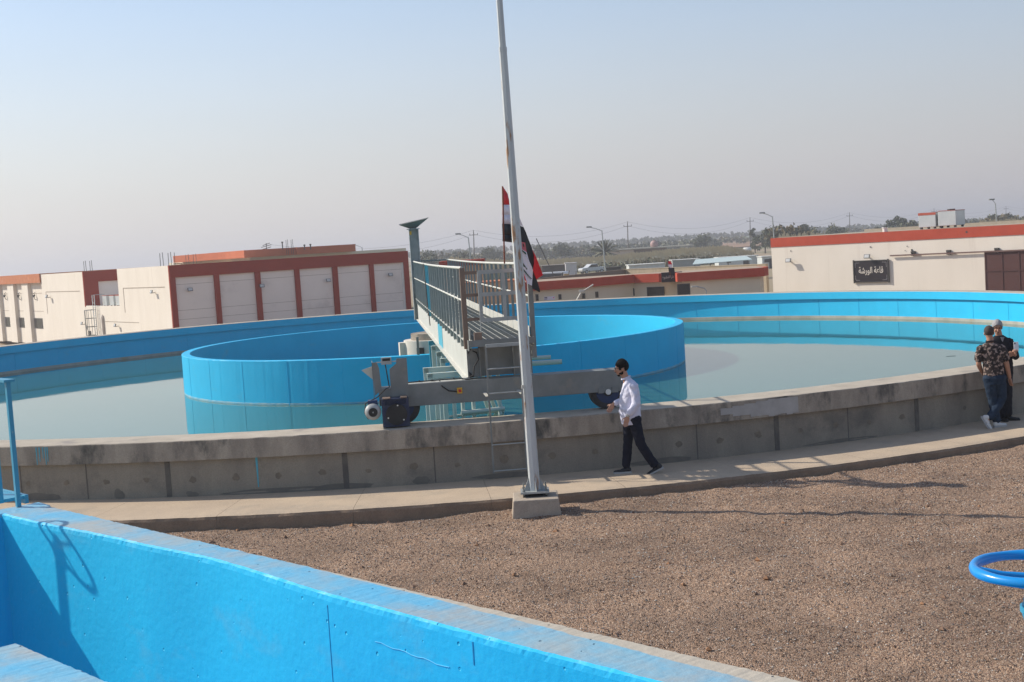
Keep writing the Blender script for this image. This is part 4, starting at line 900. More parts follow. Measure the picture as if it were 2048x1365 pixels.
cube_tank(W(ws, tx2, .30, 2.28), WSA, .98, .85, 'galvanised tank with a dark lid on the workshop roof, right of the pair', 'tanks on the workshop roof', True)
t = thing('roof_vent', 'small white vent on the workshop roof edge left of the tanks', 'vent', W(ws, wpx(*z6(987, 300))[0], .3, 2.24), WSA); q = MB(); q.cyl((0, 0), .13, 0, .2, 10); q.build('stub', WHITE, t); q = MB(); q.cyl((0, 0), .16, .2, .24, 10); q.build('cap', WHITE, t)

push_back(BEFORE, 1.25)
for c in children(FLP[0]):
    for d in children(c): bpy.data.objects.remove(d)
    bpy.data.objects.remove(c)
bpy.data.objects.remove(FLP[0])
BEFORE = {o.name for o in bpy.data.objects}
# ------------------------------------------------------------------ administration building, centre right
ad = thing('office_building', 'low cream office with a terracotta roof band and recessed entrance behind the tank', 'building', (0, 88, 0), 0)
poly = [(-1.5, -1.2), (5.5, 0), (8.7, 2.4), (10.3, 1.2), (11.25, 1.2), (11.3, -.8), (17.25, -.2), (17.9, 1.6), (17.9, 5), (-1.5, 5)]
def inset(p_, d):
    n = len(p_); out = []
    for i in range(n):
        a, b, c = Vector(p_[i - 1]), Vector(p_[i]), Vector(p_[(i + 1) % n]); n1 = Vector((-(b - a).y, (b - a).x)).normalized(); n2 = Vector((-(c - b).y, (c - b).x)).normalized(); k = (n1 + n2).normalized(); out.append(tuple(b + k * d / max(.3, k.dot(n1))))
    return out
q = MB(); q.prism(inset(poly, .35), GZ, -.30); q.build('wall', CREAM_Y, ad)
q = MB(); q.prism(poly, -.36, .22); q.build('roof_band', RED_LIT, ad)
q = MB(); q.prism(inset(poly, .25), .22, .225); q.build('roof', mat('office_roof_screed', (.40, .32, .24), rough=.95), ad)
def lw(P0, P1, u0, v0, u1, v1, nm, m, d=.04):
    D = (Vector(P1) - Vector(P0)).normalized(); Pw = (P0[0], P0[1] + 88); ta, za_ = onw(u0, v0, Pw, D); tb, zb_ = onw(u1, v1, Pw, D)
    ang = math.atan2(D.y, D.x); M_ = Matrix.Translation((P0[0], P0[1], 0)) @ Matrix.Rotation(ang, 4, 'Z'); z0, z1 = min(za_, zb_), max(za_, zb_)
    q = MB(); q.box(min(ta, tb), max(ta, tb), -d, .02, z0, z1, 0, M_); o = q.build(nm, FRAME_M if nm == 'window' else m, ad)
    if nm == 'window':
        q = MB(); q.box(min(ta, tb) + .06, max(ta, tb) - .06, -d - .01, -d + .005, z0 + .06, z1 - .06, 0, M_)
        q.build('pane', m, o)
    return o
ip = inset(poly, .35); z5 = lambda x, y: (1040 + x / 3.938, 400 + y / 3.938)
for a in ((122, 745, 147, 795), (302, 745, 327, 785)): lw(ip[0], ip[1], *z5(a[0], a[1]), *z5(a[2], a[3]), 'window', GLASS)
for a in ((490, 738, 512, 778), (592, 725, 616, 770), (890, 697, 915, 755)): lw(ip[1], ip[2], *z5(a[0], a[1]), *z5(a[2], a[3]), 'window', GLASS)
lw(ip[2], ip[3], *z5(1000, 688), *z5(1140, 765), 'window', GLASS); lw(ip[5], ip[6], *z5(1236, 665), *z5(1342, 765), 'window', GLASS)
# sign over the entrance
sa, sb_ = at(*z5(1112, 580), 88.3), at(*z5(1222, 645), 88.3)
s2 = thing('entrance_sign', 'small black sign with white Arabic lettering over the office entrance', 'sign', ((sa.x + sb_.x) / 2, 88.3, (sa.z + sb_.z) / 2))
hw, hh = (sb_.x - sa.x) / 2, (sa.z - sb_.z) / 2; q = MB(); q.box(-hw, hw, -.04, .04, -hh, hh); q.box(-hw - .0, hw + .5, -.04, .08, hh, hh + .05); q.build('board', SIGN, s2); lettering('ادارة المشروع', hw * 1.7, hh * .9, s2, 0, -.045, 0, LETTER)
q = MB(); q.box(-4.8, 1.0, 0, 4, GZ, .38); pb = thing('peach_annex', 'plain peach rendered annex seen between the bridge railing posts', 'building', (-.2, 86.5, 0)); q.build('wall', PEACH, pb); q = MB(); q.box(-4.85, 1.05, -.05, 4.05, .38, .46); q.build('roof_edge', ORANGE, pb)
rbp = thing('red_roofed_shed', 'shed with a dark red roof band seen above the bridge railing', 'building', (at(877, 519, 100).x, 100, 0)); wd_ = at(968, 519, 100).x - rbp.location.x
q = MB(); q.box(.2, wd_ - .2, .2, 5, GZ, 1.45); q.build('wall', PEACH, rbp); q = MB(); q.box(0, wd_, 0, 5.2, 1.45, 1.86); q.build('roof_band', RED, rbp)
bn_ = thing('banner', 'small white printed banner on the office wall below the flag', 'banner', at(1099, 597, 86.6)); q = MB(); q.box(-.36, .36, -.02, .02, -.12, .12); q.build('sheet', mat('banner_white', (.62, .58, .66), rough=.7), bn_); q = MB(); q.box(-.33, -.15, -.025, -.0201, .03, .09, 0); q.box(-.33, -.15, -.025, -.0201, -.06, -.01, 1); q.box(.24, .30, -.025, -.0201, 0, .06, 2); q.build('print', [FL_K, mat('navy_print', (.03, .03, .15), rough=.7), FL_R], bn_)
fl = thing('flag', 'small drooping red, white and black flag over the office entrance', 'flag', at(1340, 548, 88.2)); h = at(1338, 523, 88.2).z - fl.location.z
q = MB(); q.tube([(0, 0, -.2), (0, 0, h)], .02, 6); q.build('stick', WOOD, fl)
bb_ = MB()
for k, (z0, z1, x0, x1, mi) in enumerate(((h, h - .22, .1, .18, 0), (h - .22, h - .45, .18, .16, 1), (h - .45, h - .9, .30, .34, 2))): bb_.add([(-.1, -.02, z0), (x0, -.05, z0), (x1, -.02, z1), (-.05, .02, z1)], [(0, 1, 2, 3)], mi)
o = bb_.build('cloth', [FL_R, FL_W, FL_K], fl); s = o.modifiers.new('s', 'SOLIDIFY'); s.thickness = .01

push_back(BEFORE, .94)
# boundary walls behind the office
def slab(name, lab, cat, pts, zt, th, m):
    t = thing(name, lab, cat, (pts[0][0], pts[0][1], 0)); q = MB()
    for a, b in zip(pts, pts[1:]): q.bar((a[0] - pts[0][0], a[1] - pts[0][1], (GZ + zt) / 2), (b[0] - pts[0][0], b[1] - pts[0][1], (GZ + zt) / 2), th, zt - GZ)
    q.build('panel', m, t)
    q = MB()
    for a, b in zip(pts, pts[1:]): q.bar((a[0] - pts[0][0], a[1] - pts[0][1], zt + .03), (b[0] - pts[0][0], b[1] - pts[0][1], zt + .03), th + .06, .06)
    q.build('coping', m, t)
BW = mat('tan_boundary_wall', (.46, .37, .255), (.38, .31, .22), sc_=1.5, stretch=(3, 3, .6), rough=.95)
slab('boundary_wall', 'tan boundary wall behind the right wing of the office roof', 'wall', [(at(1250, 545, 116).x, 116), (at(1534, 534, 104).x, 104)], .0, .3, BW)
slab('boundary_wall', 'shaded brown boundary wall behind the left wing of the office roof', 'wall', [(at(1060, 560, 102).x, 102), (at(1250, 545, 116).x, 116)], -.02, .3, mat('brown_boundary_wall', (.22, .165, .13), rough=.95))  # second run of the tan wall; its shade is put into the colour

# ------------------------------------------------------------------ yard beyond: vehicles, sheds, tank
def container(name, lab, u0, u1, vt, Z, h, dp, m, roof=None, cat='container', door=True):
    a, b = at(u0, vt, Z), at(u1, vt, Z); t = thing(name, lab, cat, (a.x, Z, GZ - .1)); wd = b.x - a.x; zt = a.z - GZ + .1
    q = MB(); q.box(0, wd, 0, dp, zt - h, zt - .06); q.build('wall', m, t)
    q = MB(); q.box(-.12, wd + .12, -.15, dp + .1, zt - .06, zt + .04); q.build('roof', roof or m, t)
    if door:
        q = MB(); q.box(wd * .62, wd * .62 + .8, -.03, 0, zt - h + .1, zt - .35); q.build('door', FRAME_M, t); q = MB(); q.box(wd * .2, wd * .2 + .7, -.03, 0, zt - .9, zt - .4); q.build('window', FRAME_M, t)
    return t
CW = mat('white_cabin_panel', (.55, .58, .56), rough=.7); CR = mat('pale_cabin_roof', (.62, .62, .58), rough=.8); DK = mat('dark_shed', (.075, .065, .055), rough=.9); BL = mat('pale_blue_sheet', (.50, .60, .59), rough=.6)
container('site_cabin', 'long white site cabin left of the workshop roof corner', 1437, 1516, 516, 205, 3.2, 4, CW, CR, 'cabin')
container('site_cabin', 'white cabin with a pale door right next to the workshop roof corner', 1524, 1546, 514, 200, 3.4, 4, CW, CR, 'cabin')
container('site_cabin', 'low pale cabin with a long grey roof above the office entrance', 1258, 1330, 531, 175, 3, 4, CW, CR, 'cabin', False)
container('site_cabin', 'grey cabin behind the small office flag', 1345, 1400, 521, 215, 3.5, 4, mat('grey_cabin', (.30, .31, .30), rough=.8), CR, 'cabin', False)
container('open_shed', 'dark open shed right of the large drooping flag', 1084, 1130, 532, 215, 2.6, 3, DK, mat('shed_roof', (.35, .31, .27), rough=.9), 'shed', False)
container('container', 'grey white container beside the dark open shed', 1131, 1153, 527, 212, 3.0, 3, mat('pinkish_container', (.50, .49, .50), rough=.7), None, 'container', False)
container('open_shed', 'shed with a dark sloping roof just right of the middle street lamp', 1212, 1242, 536, 165, 2.5, 3, DK, DK, 'shed', False)
cn = thing('sheet_canopy', 'pale blue sheet canopy on posts in front of the white cabin', 'canopy', (at(1385, 529, 160).x, 160, GZ)); wd_ = at(1505, 524, 160).x - cn.location.x; zt = at(1385, 529, 160).z - GZ
q = MB(); q.add([(0, 0, zt), (wd_, 0, zt + .15), (wd_, 4, zt + .55), (1.0, 4, zt + .5)], [(0, 1, 2, 3)]); o = q.build('sheet', BL, cn); s = o.modifiers.new('s', 'SOLIDIFY'); s.thickness = .08
for x in (.3, 2.2, 4.4, wd_ - .4): q = MB(); q.bar((x, .2, 0), (x, .2, zt), .1, .1); q.build('post', FRAME_M, cn)
pt = at(1495, 508, 305); wt = thing('storage_tank', 'white horizontal cylinder tank beyond the white cabin', 'storage tank', (pt.x, pt.y, GZ))
q = MB(); q.tube([(-.9, 0, 1.5), (-.75, 0, 1.5), (.75, 0, 1.5), (.9, 0, 1.5)], [.5, .75, .75, .5], 20); q.build('shell', WHITE, wt); q = MB(); q.box(-.7, -.5, -.5, .5, 0, 1); q.box(.5, .7, -.5, .5, 0, 1); q.build('cradle', FRAME_M, wt)

def vehicle(name, lab, cat, pos, rz, kind, m):
    t = thing(name, lab, cat, pos, rz)
    MX = Matrix(((1, 0, 0, 0), (0, 0, 1, 0), (0, 1, 0, 0), (0, 0, 0, 1)))
    if kind == 'pickup':
        body = [(-2.5, .45), (2.4, .45), (2.5, .8), (2.35, 1.02), (1.35, 1.12), (.55, 1.70), (-.75, 1.72), (-.95, 1.12), (-2.5, 1.10)]; glass = [(1.20, 1.13), (.50, 1.62), (-.70, 1.63), (-.80, 1.14)]
    else:
        body = [(-2.4, .4), (2.4, .4), (2.5, .9), (2.1, 1.15), (1.45, 1.95), (1.1, 2.1), (-2.3, 2.1), (-2.45, 1.9)]; glass = [(2.0, 1.22), (1.42, 1.88), (-2.2, 1.88), (-2.2, 1.22)]
    q = MB(); q.prism(body, -.88, .88, 0, MX); q.build('body', m, t, bevel=.06)
    q = MB(); q.prism(glass, -.895, .895, 0, MX); q.prism([(glass[0][0] + .03, glass[0][1] + .02), (glass[1][0] + .04, glass[1][1]), (glass[1][0] - .1, glass[1][1]), (glass[0][0] - .1, glass[0][1])], -.74, .74, 0, MX); q.build('windows', GLASS, t)
    for x in (-1.55, 1.6):
        for y in (-.8, .8): q = MB(); q.tube([(x, y - .1, .36), (x, y + .1, .36)], .36, 16); o = q.build('wheel', BLACK, t); q = MB(); q.tube([(x, y - .11, .36), (x, y + .11, .36)], .2, 12); q.build('rim', GALV, o)
    for y in (-.65, .65): q = MB(); q.box(2.36, 2.46, y - .15, y + .15, .78, .93); q.build('headlight', CR, t)
    return t
pp = at(1184, 541, 240); vehicle('pickup_truck', 'white pickup truck parked beyond the sheds, left of the middle street lamp', 'pickup truck', (pp.x, pp.y, pp.z - .55), R(205), 'pickup', mat('white_car_paint', (.55, .57, .58), rough=.35))
pp = at(1101, 556, 185); vehicle('minibus', 'white minibus roof showing just above the office roof right of the flags', 'minibus', (pp.x, pp.y, pp.z - 1.3), R(160), 'van', mat('white_van_paint', (.60, .63, .66), rough=.35))
pp = at(968, 552, 150); vehicle('parked_van', 'dark van seen between the railing posts left of the flag stick', 'van', (pp.x, pp.y, GZ), R(170), 'van', mat('black_van_paint', (.02, .02, .022), rough=.35))
mc = thing('scrap_machine', 'yellow brown machine frame between minibus and pickup', 'machine', (at(1150, 552, 175).x, 175, at(1150, 552, 175).z - .9))
q = MB(); q.box(-2.6, 2.8, -.6, .6, .5, .75); q.box(-1.5, -.8, -.5, .5, .75, 1.2); q.build('chassis', mat('ochre_machine', (.36, .22, .07), rough=.8), mc)
for k in range(5): q = MB(); q.bar((-2 + k, 0, .7), (-1.6 + k * .9, .1, 1.5 + .15 * (k % 2)), .08, .08); q.build('bar', FRAME_M, mc)
q = MB(); q.bar((-2.5, 0, .3), (-4.9, 0, 6.2), .12, .12); q.build('boom', FRAME_M, mc)
fm = thing('farm_building', 'long low mud brick farm building behind the reeds', 'building', (at(1218, 499, 300).x, 300, GZ)); L_ = at(1335, 495, 300).x - fm.location.x
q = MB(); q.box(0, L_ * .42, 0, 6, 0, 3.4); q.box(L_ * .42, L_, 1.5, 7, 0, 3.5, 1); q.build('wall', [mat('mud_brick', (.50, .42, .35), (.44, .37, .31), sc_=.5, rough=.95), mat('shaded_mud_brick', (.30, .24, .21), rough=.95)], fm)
q = MB(); q.box(-.4, L_ * 1.45, -.5, 7.5, 3.45, 3.7); q.build('roof', mat('thatch_roof', (.50, .48, .40), rough=.95), fm)
q = MB(); 
for x in (3, 6, 9): q.box(x, x + .9, -.03, 0, 1.0, 2.2)
q.build('window', FRAME_M, fm)
rt_ = thing('roof_tank', 'pinkish rounded tank on the farm building roof', 'water tank', (at(1311, 497, 300).x, 302, GZ + 3.7)); q = MB(); q.ell((0, 0, .6), (.95, .9, .95)); q.build('drum', mat('pink_tank', (.42, .27, .25), rough=.7), rt_)
q = MB(); q.cyl((0, 0), .25, 1.4, 1.65, 10); q.build('lid', FRAME_M, rt_)
ru = thing('ruined_shed', 'low ruined mud shed right of the drooping flag', 'building', (at(1085, 522, 330).x, 330, GZ)); L_ = at(1150, 515, 330).x - ru.location.x
q = MB(); q.box(0, L_ * .5, 0, 4, 0, 1.9); q.box(L_ * .55, L_, .5, 4, 0, 2.4); q.build('wall', mat('ruin_mud', (.26, .23, .20), rough=.95), ru); q = MB(); q.box(-.2, L_ * .52, -.2, 4.2, 1.9, 2.1); q.build('roof', DK, ru)

# ------------------------------------------------------------------ street lamps, utility poles, wires
def street_lamp(base, h, lab, arm=2.0, dirx=-1, lean=0):
    t = thing('street_lamp', lab, 'street lamp', base, 0, 'street lamps beyond the plant')
    q = MB(); q.tube([(0, 0, 0), (lean * .5, 0, h * .5), (lean, 0, h)], [.10, .08, .06], 8); q.build('pole', GALV, t)
    q = MB(); q.tube([(lean, 0, h - .05), (lean + dirx * arm * .5, 0, h + .25), (lean + dirx * arm, 0, h + .45)], .04, 6); o = q.build('arm', GALV, t)
    q = MB(); q.box(lean + dirx * arm - .35, lean + dirx * arm + .25, -.14, .14, h + .40, h + .55); q.build('lamp_head', GALV_D, o)
for (u, v, Z, dx, lab, arm) in ((941, 475, 150, -1, 'street lamp seen above the bridge railing, left of the flags', 1.1), (1208, 461, 150, -1, 'street lamp in the middle, in front of the palm', 1.4), (1549, 433, 150, -1, 'street lamp behind the left corner of the workshop', 1.1), (724, 495, 200, -1, 'street lamp peeking over the right end of the orange roof band', 1.2), (1995, 407, 150, -1, 'street lamp above the workshop roof near the right edge', .35)):
    p_ = at(u, v, Z); street_lamp((p_.x, p_.y, GZ - .1), p_.z - GZ + .1, lab, arm, dx, -.25 if u > 900 else 0)
ll = thing('street_lamp', 'bent street lamp leaning over in front of the office, below the roof band', 'street lamp', (3.3, 80, -2.2), 0, 'street lamps beyond the plant')
q = MB(); q.tube([(0, 0, 0), (1.15, 0, 1.85)], .06, 8); q.build('pole', GALV_L, ll); q = MB(); q.tube([(1.1, 0, 1.8), (1.9, 0, 2.25)], .045, 8); q.build('arm', GALV_L, ll); q = MB(); q.box(1.0, 1.3, -.1, .1, 1.85, 1.98); q.build('lamp_head', GALV_L, ll)
l2 = thing('street_lamp', 'small curved lamp in front of the right wing of the office', 'street lamp', (12.1, 80, -2.2), 0, 'street lamps beyond the plant')
q = MB(); q.tube([(0, 0, 0), (0, 0, 1.45), (-.1, 0, 1.6), (-.6, 0, 1.75)], .04, 6); q.build('pole', GALV, l2); q = MB(); q.box(-.9, -.55, -.08, .08, 1.70, 1.80); q.build('lamp_head', GALV_L, l2)
UP = []
for i, (u, v, Z, lab) in enumerate(((540, 492, 330, None), (947, 463, 390, 'utility pole left of the flags above the railing'), (1255, 446, 400, 'utility pole behind the middle street lamp'), (1500, 437, 480, 'utility pole left of the workshop'), (1699, 427, 540, 'utility pole between the trees behind the workshop roof'), (1868, 419, 640, 'utility pole showing over the gap between the roof tanks'), (2012, 414, 720, 'utility pole near the right edge above the workshop roof'), (2160, 405, 800, None))):
    p_ = at(u, v, Z); h = p_.z - GZ; UP.append((p_.x, p_.y, p_.z))
    if lab is None: continue
    t = thing('utility_pole', lab, 'utility pole', (p_.x, p_.y, GZ), 0, 'utility poles across the fields')
    q = MB(); q.tube([(-.35, 0, 0), (0, 0, h)], [.22, .12], 8); q.build('shaft', mat('weathered_pole', (.12, .10, .08), rough=.9), t)
    q = MB(); q.bar((-1.2, 0, h - 1.1), (1.2, 0, h - 1.1), .16, .16); q.build('crossarm', FRAME_M, t)
    for x in (-1.15, 1.15, 0): q = MB(); q.cyl((x, 0), .10, h - 1.05 if x else h, h - .6 if x else h + .4, 6); q.build('insulator', FRAME_M, t)
labs = ['left over the hall roof', 'from the railing pole to the flags and on', 'in the middle sky', 'between the two middle right poles', 'over the workshop roof', 'behind the roof tanks', 'at the right edge']
wmt = mat('wire', (.10, .10, .10), rough=.8)
for i in range(len(UP) - 1):
    t = thing('power_line', 'thin sagging overhead wires ' + ['over the hall roof on the left', 'running behind the flags', 'between the middle street lamp and the workshop', 'behind the left trees of the workshop', 'over the middle of the workshop roof', 'right of the roof tanks', 'at the right edge'][i], 'wires', (0, 0, 0), 0, 'overhead wires')
    a, b = Vector(UP[i]), Vector(UP[i + 1])
    for k, (dz, sag) in enumerate(((.3, 3.0), (-.9, 3.6))):
        q = MB(); q.tube([a.lerp(b, s / 14) + Vector((0, 0, dz - sag * 4 * (s / 14) * (1 - s / 14))) for s in range(15)], .024, 4); q.build('wire', wmt, t)

# ------------------------------------------------------------------ vegetation
def leaves(rg, n, centers, size, up=.3):
    """leaf triangles/quads around clump centres"""
    V = np.zeros((n, 4, 3)); c = centers[rg.integers(0, len(centers), n)]
    d = rg.normal(size=(n, 3)); d /= np.linalg.norm(d, axis=1)[:, None]
    pos = c[:, :3] + d * (c[:, 3:4] * rg.random((n, 1)) ** .45) * np.array([1, 1, .85])
    a = rg.normal(size=(n, 3)); a[:, 2] += up; a /= np.linalg.norm(a, axis=1)[:, None]; b = np.cross(a, rg.normal(size=(n, 3))); b /= np.linalg.norm(b, axis=1)[:, None]
    s = size * (.6 + .8 * rg.random((n, 1)))
    V[:, 0] = pos - a * s; V[:, 1] = pos + b * s * .45; V[:, 2] = pos + a * s; V[:, 3] = pos - b * s * .45
    return V.reshape(-1, 3), np.arange(4 * n).reshape(n, 4)
def leafmesh(name, V, Fc, mats, rg, parent=None):
    me = bpy.data.meshes.new(name); me.from_pydata(V.tolist(), [], Fc.tolist())
    for m_ in mats: me.materials.append(m_)
    me.polygons.foreach_set('material_index', rg.integers(0, len(mats), len(Fc))); o = bpy.data.objects.new(name, me); COL.objects.link(o); o.parent = parent; return o
G1 = [mat('leaf_dark', (.07, .085, .045), rough=.8), mat('leaf_mid', (.105, .12, .06), rough=.8), mat('leaf_olive', (.15, .145, .08), rough=.8)]
G2 = [mat('leaf_brown', (.16, .125, .07), rough=.85), mat('leaf_dry', (.20, .16, .085), rough=.85), G1[1]]
BARK = mat('bark', (.12, .09, .065), rough=.95)
def tree_proto(kind, seed):
    rg = np.random.default_rng(seed); t = thing('tree', '', 'tree')
    if kind == 'bushy': cs = [(rg.normal() * 1.6, rg.normal() * 1.6, 2.2 + rg.random() * 3.6, .9 + rg.random() * .8) for _ in range(16)]; n, s, g_ = 1500, .34, G1
    elif kind == 'round': cs = [(rg.normal() * 1.1, rg.normal() * 1.1, 2.6 + rg.random() * 2.2, 1.1 + rg.random() * .6) for _ in range(12)]; n, s, g_ = 1200, .32, G1
    elif kind == 'tall': cs = [(rg.normal() * .7 * (1 - k / 18), rg.normal() * .7, 1.5 + k * .42, 1.0 - k * .03) for k in range(15)]; n, s, g_ = 1300, .30, G1
    else: cs = [(rg.normal() * 1.8, rg.normal() * 1.5, 1.2 + rg.random() * 2.0, .9 + rg.random() * .5) for _ in range(14)]; n, s, g_ = 1300, .30, G2
    cs = np.array(cs); V, Fc = leaves(rg, n, cs, s); leafmesh('crown', V, Fc, g_, rg, t)
    q = MB(); q.tube([(0, 0, -.3), (.1, 0, 1.5), (.05, .1, 3.2)], [.25, .2, .12], 7)
    for k in range(5): c = cs[k * 2]; q.tube([(.08, 0, 1.2 + k * .25), ((c[0] * .5), c[1] * .5, c[2] * .6 + .6), (c[0], c[1], c[2])], [.1, .07, .03], 5)
    q.build('trunk', BARK, t); return t
PR = {k: tree_proto(k, i + 11) for i, k in enumerate(('bushy', 'round', 'tall', 'dry'))}; used = set()
def tree(kind, u, vtop, Z, h, lab):
    t = PR[kind] if kind not in used else copy_tree(PR[kind]); used.add(kind)
    base = {'bushy': 6.6, 'round': 6.0, 'tall': 8.0, 'dry': 4.0}[kind]; p_ = at(u, vtop, Z); s = h / base; hz_ = p_.z - GZ + .1
    t.location = (p_.x, Z, GZ - .1); t.scale = (s * (.9 + random.random() * .3), s, hz_ / base); t.rotation_euler = (0, 0, random.random() * 6.28); tag(t, lab, 'tree', 'trees beyond the plant')
for a in (('bushy', 1788, 437, 330, 6.2, 'bushy green tree forming the left part of the clump left of the roof tanks'),
          ('tall', 1798, 430, 335, 7.2, 'pointed green tree rising highest in the clump left of the roof tanks'),
          ('bushy', 1815, 433, 330, 6.8, 'broad green tree in the middle of the clump left of the roof tanks'),
          ('bushy', 1827, 438, 328, 6, 'dark green tree touching the left roof tank'),
          ('round', 1668, 446, 330, 5.6, 'rounded green tree right below the left side of the tall utility pole'),
          ('bushy', 1684, 453, 340, 5, 'low green tree at the foot of the utility pole behind the workshop roof'),
          ('bushy', 1597, 447, 300, 6, 'green tree behind the workshop roof, right of the brown shrub tree'),
          ('round', 1620, 452, 320, 5, 'small green tree half hidden by the workshop roof edge'),
          ('dry', 1569, 450, 260, 5.6, 'brown dry tree beside the street lamp at the workshop corner'),
          ('bushy', 1543, 456, 330, 5.5, 'green tree just left of the street lamp at the workshop corner'),
          ('bushy', 1528, 458, 340, 5.2, 'green tree between utility pole and workshop, middle of three'),
          ('tall', 1508, 455, 350, 6, 'slim green tree next to the utility pole left of the workshop'),
          ('round', 1400, 467, 420, 7, 'dark round tree standing out on the horizon above the reeds'),
          ('tall', 1927, 436, 420, 6, 'slim dark tree right of the roof tanks'),
          ('bushy', 1920, 440, 420, 5.4, 'low dark tree close to the right roof tank'),
          ('round', 1951, 436, 450, 6, 'domed dark tree further right of the roof tanks'),
          ('dry', 1998, 428, 330, 6, 'brown bush behind the street lamp near the right edge'),
          ('dry', 2012, 428, 335, 6, 'brown bush around the utility pole near the right edge'),
          ('dry', 2040, 434, 320, 5, 'brown bush at the right edge above the workshop roof'),
          ('round', 984, 492, 420, 7, 'round dark tree on the horizon just left of the upright flag'),
          ('round', 853, 500, 330, 6, 'tree beside the centre mast of the bridge'),
          ('round', 1127, 485, 400, 7, 'grey brown round tree right of the drooping flag'),
          ('bushy', 1078, 489, 430, 5.5, 'low tree on the horizon at the edge of the drooping flag'),
          ('round', 910, 500, 470, 5, 'low tree on the horizon above the left part of the railing'),
          ('bushy', 1760, 452, 420, 4.6, 'low tree behind the small white roof vent')):
    tree(*a)
for k in PR:
    if k not in used: bpy.data.objects.remove(PR[k])
def palm(u, v, Z, h, lab, sp):
    p_ = at(u, v, Z); h = p_.z - GZ + .1; t = thing('palm_tree', lab, 'palm tree', (p_.x, Z, p_.z - h), 0, 'palm trees'); q = MB(); q.tube([(0, 0, -.5), (.1, 0, h * .55)], [.35, .25], 8); q.build('trunk', BARK, t)
    rg = random.Random(u); q = MB()
    for k in range(70):
        a = rg.random() * 6.28; e = R(rg.uniform(-25, 85)); L = h * .42 * sp; pts = []
        for s in range(6):
            r_ = L * s / 5; pts.append(Vector((math.cos(a) * math.cos(e) * r_, math.sin(a) * math.cos(e) * r_, h * .58 + math.sin(e) * r_ - .25 * r_ * r_ / L)))
        for s in range(5):
            sd_ = Vector((-math.sin(a), math.cos(a), 0)) * .22 * (1 - s / 6) * h / 6; dn = Vector((0, 0, -.14 * h / 6)); q.add([pts[s] + sd_ + dn, pts[s + 1] + sd_ * .8 + dn, pts[s + 1], pts[s]], [(0, 1, 2, 3)]); q.add([pts[s], pts[s + 1], pts[s + 1] - sd_ * .8 + dn, pts[s] - sd_ + dn], [(0, 1, 2, 3)])
    q.build('crown', mat('palm_frond', (.115, .11, .062), (.09, .095, .05), rough=.8), t)
palm(1209, 478, 270, 6.4, 'bushy palm tree behind the middle street lamp', 1.25); palm(927, 495, 330, 4.6, 'small palm tree left of the street lamp above the railing', 1.0)

def band(name, lab, pts, n, size, mats, seed, kind_='shrubs', lump=1.0, vertical=0):
    """pts: (u, vtop, vbottom, Z) along a line -> mass of leaves between the heights, real depth"""
    rg = np.random.default_rng(seed); V = []; 
    us = [p[0] for p in pts]; m_ = int(260 + (us[-1] - us[0]) * .6)
    cs = []
    for k in range(m_):
        u = us[0] + (us[-1] - us[0]) * rg.random(); vt = np.interp(u, us, [p[1] for p in pts]); vb = np.interp(u, us, [p[2] for p in pts]); Z = np.interp(u, us, [p[3] for p in pts]) * (1 + .10 * rg.random())
        t_, b_ = at(u, vt, Z), at(u, vb, Z)
        if name == 'hedge': b_.z = GZ
        hgt = t_.z - b_.z; r_ = hgt * (.22 + .2 * rg.random()) * lump
        hh = hgt * (.75 + .35 * rg.random()) ; z = b_.z + (hh - r_) * rg.random() ** .6; cs.append((t_.x, Z, max(z, b_.z + .1), r_))
    V, Fc = leaves(rg, n, np.array(cs), size, vertical); o = leafmesh(name, V, Fc, mats, rg); tag(o, lab, kind_, kind='stuff'); return o
RE = [mat('reed_plume', (.62, .52, .33), (.50, .41, .25), sc_=.8, rough=.9), mat('reed_straw', (.46, .38, .21), rough=.9), mat('reed_green', (.20, .20, .09), rough=.9), mat('reed_shade', (.27, .25, .13), rough=.9)]  # plume colour, then stem tones mixed at random from blade to blade
def reeds(name, lab, pts, n, seed):
    rg = np.random.default_rng(seed); V = []; Fc = []; MI = []; us = [p[0] for p in pts]; k = 0
    for i in range(n):
        u = us[0] + (us[-1] - us[0]) * rg.random(); Z = np.interp(u, us, [p[3] for p in pts]) * (1 + .14 * rg.random()); vt = np.interp(u, us, [p[1] for p in pts]); vb = np.interp(u, us, [p[2] for p in pts])
        t_ = at(u, vt, Z); b_ = at(u, vb, Z); x = t_.x
        if name == 'reed_patch': b_.z = min(b_.z, GZ)
        h = (t_.z - b_.z) * (.70 + .32 * rg.random() + .18 * noise.noise(Vector((x * .25, Z * .2, 0)))); z0 = b_.z - .3; y = Z
        lx, ly = rg.normal() * .35, rg.normal() * .35; w0 = .07 + .06 * rg.random(); a = rg.random() * 3.14; cx_, cy_ = math.cos(a) * w0, math.sin(a) * w0
        V += [(x - cx_, y - cy_, z0), (x + cx_, y + cy_, z0), (x + lx * .7 + cx_ * .5, y + ly * .7, z0 + h * .8), (x + lx * .7 - cx_ * .5, y + ly * .7, z0 + h * .8)]; Fc.append((k, k + 1, k + 2, k + 3)); MI.append(int(rg.choice([1, 2, 3], p=[.3, .4, .3]))); k += 4
        if rg.random() < .9:
            pw = .20 + .16 * rg.random(); X, Yy, Zz = x + lx * .85, y + ly * .85, z0 + h * .82; ph = .6 + .5 * rg.random(); dx = rg.normal() * .25
            V += [(X - pw, Yy, Zz), (X, Yy - pw, Zz - ph * .5), (X + pw, Yy, Zz), (X + dx, Yy, Zz + ph)]; Fc.append((k, k + 1, k + 2, k + 3)); MI.append(0); k += 4
    me = bpy.data.meshes.new(name); me.from_pydata(V, [], Fc)
    for m_ in RE: me.materials.append(m_)
    me.polygons.foreach_set('material_index', MI); o = bpy.data.objects.new(name, me); COL.objects.link(o); tag(o, lab, 'reeds', kind='stuff')
